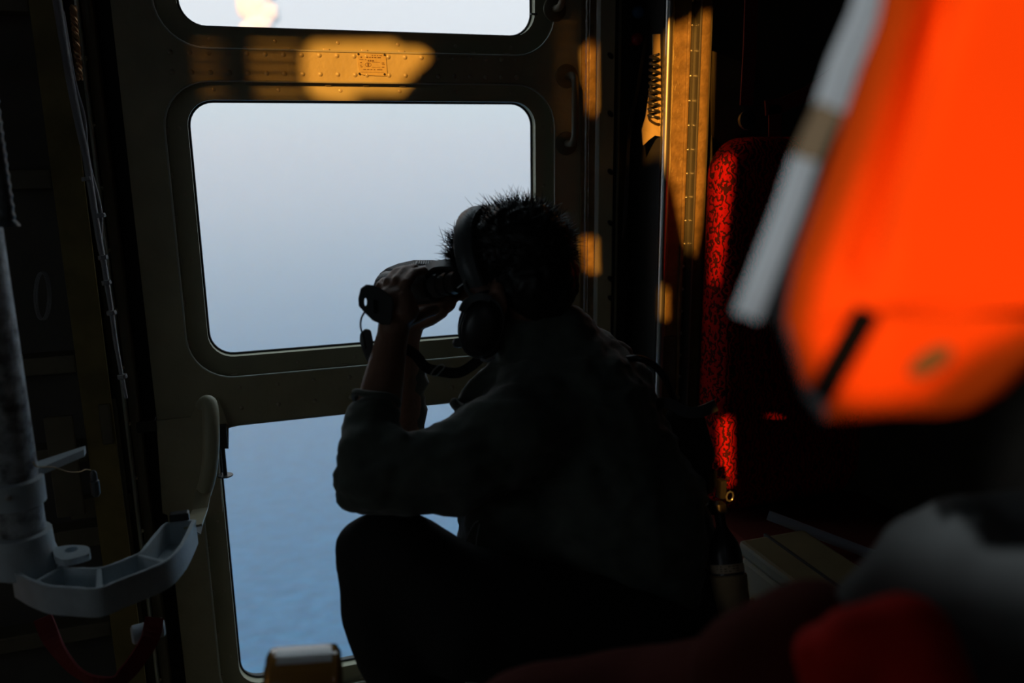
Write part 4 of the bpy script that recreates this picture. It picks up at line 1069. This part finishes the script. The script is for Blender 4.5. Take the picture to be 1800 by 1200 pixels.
# ------------------------------------------------------------------ near person in the orange vest
p2_ = empty('person', V((.68, -2.08, FL)), label='person in bright orange vest, very close and blurred at the right edge', cat='person')
cp2 = V((.66, -2.10, 0))
sh1, sh2 = V((.47, -2.10, .12)), V((.86, -2.16, .12)); hp1, hp2 = V((.56, -2.14, -.55)), V((.78, -2.16, -.55))
kn1, kn2 = V((.46, -1.62, -.50)), V((.86, -1.66, -.50)); f1, f2 = V((.46, -1.58, -1.30)), V((.86, -1.60, -1.30))
e1, e2 = V((.52, -1.98, -.22)), V((.95, -2.1, -.2)); w1, w2 = V((.58, -1.76, -.38)), V((.82, -1.84, -.38))
hh = V((.69, -2.10, .42))
bd = [('e', hh, AX, (.076, .096, .115)), ('c', hh + V((0, .06, -.075)), .03, hh + V((0, .0, -.06)), .05), ('c', hh + V((0, .095, .01)), .01, hh + V((0, .112, -.02)), .012),
      ('c', hh + V((.03, .082, .02)), .012, hh + V((-.03, .082, .02)), .012), ('e', hh + V((.078, 0, -.01)), AX, (.008, .02, .032)), ('e', hh + V((-.078, 0, -.01)), AX, (.008, .02, .032)),
      ('c', hh + V((0, 0, -.06)), .056, V((.67, -2.12, .16)), .06), ('c', V((.67, -2.12, .12)), .08, V((.67, -2.12, -.1)), .14), ('c', V((.67, -2.12, -.1)), .14, V((.67, -2.15, -.5)), .13),
      ('c', V((.67, -2.12, .1)), .07, sh1, .055), ('c', V((.67, -2.12, .1)), .07, sh2, .055), ('c', sh1, .05, e1, .042), ('c', sh2, .05, e2, .042), ('c', e1, .04, w1, .027), ('c', e2, .04, w2, .027),
      ('c', hp1, .085, kn1, .058), ('c', hp2, .085, kn2, .058), ('c', kn1, .055, f1, .04), ('c', kn2, .055, f2, .04), ('c', f1, .04, f1 + V((0, .17, -.05)), .032), ('c', f2, .04, f2 + V((0, .17, -.05)), .032)]
for wq, sg in ((w1, 1), (w2, -1)):
    bd.append(('c', wq, .026, wq + V((.02 * sg, .07, -.02)), .026))
    for k in range(4):
        a0 = wq + V((.02 * sg + (k - 1.5) * .019, .085, -.02)); bd += [('c', a0, .0098, a0 + V((0, .035, -.012)), .009), ('c', a0 + V((0, .035, -.012)), .009, a0 + V((0, .05, -.035)), .008)]
    bd.append(('c', wq + V((.04 * sg, .03, -.01)), .013, wq + V((.06 * sg, .07, -.03)), .010))
blob('body', bd, .0075, 'skin', p2_, smooth_it=3)
sv = [('c', V((.67, -2.12, .1)), .10, V((.67, -2.12, -.1)), .165), ('c', V((.67, -2.12, -.1)), .165, V((.67, -2.15, -.52)), .155), ('c', V((.67, -2.12, .1)), .09, sh1, .07), ('c', V((.67, -2.12, .1)), .09, sh2, .07),
      ('c', sh1, .068, e1, .056), ('c', sh2, .068, e2, .056), ('c', e1, .055, e1.lerp(w1, .85), .038), ('c', e2, .055, e2.lerp(w2, .85), .038),
      ('c', hp1, .11, kn1, .078), ('c', hp2, .11, kn2, .078), ('c', kn1, .078, f1, .055), ('c', kn2, .078, f2, .055)]
blob('coverall', sv, .010, 'darkred', p2_, smooth_it=4, disp=wr(9, .006))  # orange suit in shade; the shade is put into its dark red
for f_ in (f1, f2):
    blob('boot', [('c', f_ + V((0, 0, .02)), .055, f_ + V((0, -.01, -.045)), .05), ('c', f_ + V((0, 0, -.06)), .048, f_ + V((0, .18, -.07)), .045)], .009, 'blackp', p2_, smooth_it=4)
blob('hair', [('e', hh + V((0, -.015, .02)), AX, (.084, .098, .108))], .008, 'hair', p2_, smooth_it=2, disp=wr(60, .004))
# vest panel: padded lobe hanging in front of the chest
vest = empty('vest', (0, 0, 0)); vest.parent = p2_; vest.location = at(1600, 400, VEST_D) - p2_.location
def vd(px, py):
    # depth of the padded front: bulged in the middle, falling away to the left edge
    u = (px - 1380) / 450.0
    return VEST_D + 0.05 * max(0, .45 - u) ** 1.3 + .006 * math.sin(py / 160.0) + (0.012 * math.exp(-((px - 1600 + (py - 200) * .30) / 26.0) ** 2) if py < 480 else 0)
def panel(name, poly, m, thick, par, off=0.0, nx=26, ny=26, **k):
    xs_ = [p[0] for p in poly]; ys_ = [p[1] for p in poly]
    lo_, hi_ = min(ys_), max(ys_)
    def span(y):
        xx = []
        for i in range(len(poly)):
            (xa_, ya_), (xb_, yb_) = poly[i], poly[(i + 1) % len(poly)]
            if (ya_ - y) * (yb_ - y) <= 0 and ya_ != yb_:
                xx.append(xa_ + (xb_ - xa_) * (y - ya_) / (yb_ - ya_))
        return (min(xx), max(xx)) if xx else None
    bm = bmesh.new(); fr_, bk_ = [], []
    for j in range(ny + 1):
        y = lo_ + .01 + (hi_ - lo_ - .02) * j / ny; sp = span(y); rf, rb_ = [], []
        for i in range(nx + 1):
            t_ = i / nx; x = sp[0] + (sp[1] - sp[0]) * t_
            e_ = min(1, min(t_, 1 - t_) * 8) * min(1, min(j, ny - j) / 3.0)
            pf = 1 - (1 - e_) ** 2
            rf.append(bm.verts.new(at(x, y, vd(x, y) + off - thick * .5 * pf))); rb_.append(bm.verts.new(at(x, y, vd(x, y) + off + thick * .5 * (pf + .1))))
        fr_.append(rf); bk_.append(rb_)
    for j in range(ny):
        for i in range(nx):
            bm.faces.new((fr_[j][i], fr_[j][i + 1], fr_[j + 1][i + 1], fr_[j + 1][i])); bm.faces.new((bk_[j][i], bk_[j + 1][i], bk_[j + 1][i + 1], bk_[j][i + 1]))
    for i in range(nx):
        bm.faces.new((fr_[0][i], bk_[0][i], bk_[0][i + 1], fr_[0][i + 1])); bm.faces.new((fr_[ny][i], fr_[ny][i + 1], bk_[ny][i + 1], bk_[ny][i]))
    for j in range(ny):
        bm.faces.new((fr_[j][0], fr_[j + 1][0], bk_[j + 1][0], bk_[j][0])); bm.faces.new((fr_[j][nx], bk_[j][nx], bk_[j + 1][nx], fr_[j + 1][nx]))
    return obj(name, bm, m, par, smooth=True, **k)
# main front, with the narrow tab left of the dark slot and the rounded flap right of it
vf = panel('front_panel', [(1575, -160), (1545, 30), (1470, 250), (1400, 450), (1378, 560), (1402, 640), (1412, 690), (1440, 700), (1475, 640), (1515, 560), (1540, 545), (1980, 560), (1980, -160)], 'orange', .022, vest, label='bright orange padded front')
pf = panel('pocket_flap', [(1535, 548), (1500, 610), (1450, 700), (1452, 738), (1490, 742), (1560, 728), (1650, 733), (1720, 722), (1770, 690), (1820, 640), (1980, 560)], 'orange', .012, vest, off=-.012, label='orange rounded pocket flap with a snap')
slot = [at(x, y, vd(x, y) - .016) for x, y in ((1526, 545), (1500, 592), (1470, 645), (1440, 700))]
obj('shade_strip', TUBE(slot, 1, flat=(.0105, .004, (CAM - slot[0]).normalized())), 'void', vest, label='black strip standing for the shaded slot between the vest front and the flap')  # flat black strip laid on top, painting in the slot's shade
c = at(1636, 636, vd(1636, 636) - .021); ax2 = (V((-.25, -.9, .35))).normalized()
bm = bmesh.new(); 
slab(bm, [(1636 + 42 * math.cos(a * math.pi / 10) * .9 - 0 , 634 + 22 * math.sin(a * math.pi / 10) - 18 * math.cos(a * math.pi / 10)) for a in range(20)], [], lambda u, v: at(u, v, vd(u, v) - .0225), lambda u, v: at(u, v, vd(u, v) - .016))
obj('snap', bm, 'snap', vest, label='dull brass snap stud')
# dark backing edge with its reflective band
be = [(1530, -120), (1500, 100), (1440, 260), (1380, 420), (1330, 540), (1380, 600), (1420, 720), (1450, 745), (1560, 600), (1600, 300), (1640, -120)]
panel('lining', be, 'blackp', .008, vest, off=.035, nx=14, ny=18)
def band_seg(pts, w, m, nm, dd):
    P_ = [at(x, y, dd) for x, y in pts]; vw = (CAM - P_[0]).normalized()
    obj(nm, TUBE(P_, 1, flat=(w, .0025, vw)), m, vest)
band_seg(((1560, -90), (1520, 30), (1485, 110), (1458, 190)), .0145, 'tape', 'reflective_band', .40)
band_seg(((1458, 190), (1437, 232), (1416, 280)), .0130, 'tapegap', 'band_stitching', .40)
band_seg(((1416, 280), (1385, 370), (1350, 460), (1312, 556)), .0125, 'tape', 'reflective_band', .40)
# grey cloth and red bag on the near lap
blob('grey_bundle', [('c', at(1535, 1062, .60), .028, at(1640, 1000, .60), .042), ('c', at(1640, 1000, .60), .042, at(1720, 990, .60), .05), ('c', at(1720, 990, .60), .048, at(1860, 990, .60), .06), ('c', at(1640, 1080, .62), .05, at(1860, 1120, .62), .07)], .006, 'greycloth', None, smooth_it=5, disp=wr(16, .006),
     label='crumpled pale grey cloth bundle, blurred at the lower right corner', cat='cloth')
blob('red_knee', [('c', at(1500, 1130, .50), .022, at(1590, 1130, .50), .030), ('c', at(1590, 1130, .50), .030, at(1620, 1260, .50), .036), ('c', at(1450, 1150, .52), .02, at(1500, 1240, .52), .03)], .005, 'red', None, smooth_it=5,
     label='bright red rounded bag in front of the grey cloth, blurred', cat='knee')  # stands for the near person's knee
blob('blanket', [('c', at(1340, 1190, .62), .055, at(1420, 1140, .62), .05), ('c', at(950, 1330, .78), .085, at(1160, 1300, .78), .085), ('c', at(1160, 1300, .78), .08, at(1340, 1230, .68), .06)], .008, 'darkred', None, smooth_it=5, disp=wr(10, .005),
     label='dark red blanket spread along the bottom edge, blurred', cat='blanket')

# ------------------------------------------------------------------ unseen shaded lamp, added to brighten the vest's band
lp_, tg_ = V((-.85, -2.25, .62)), V((.31, -1.70, .08)); la = (tg_ - lp_).normalized()
lamp = empty('added_fill_lamp', lp_, label='small unseen shaded lamp on a bracket, added as cool fill on the vest band', cat='lamp')
obj('lamp_shade', LATHE([(.012, -.06), (.03, -.05), (.045, 0), (.043, 0), (.028, -.047), (.010, -.055)], lp_, la, 24), 'greyp', lamp, smooth=True)
obj('bracket', TUBE(spline([lp_ - la * .055, lp_ + V((-.03, -.12, .1)), V((lp_.x - .03, BK + .01, lp_.z + .12))], 5), .007, n=8), 'greyp', lamp, smooth=True)
sp = bpy.data.lights.new('added_fill_light', 'SPOT'); sp.energy = 85; sp.color = (.88, .96, 1.0); sp.spot_size = math.radians(20); sp.spot_blend = .6; sp.shadow_soft_size = .025
spo = bpy.data.objects.new('added_fill_light', sp); COL.objects.link(spo); spo.parent = lamp; spo.rotation_euler = (-la).to_track_quat('Z', 'Y').to_euler()
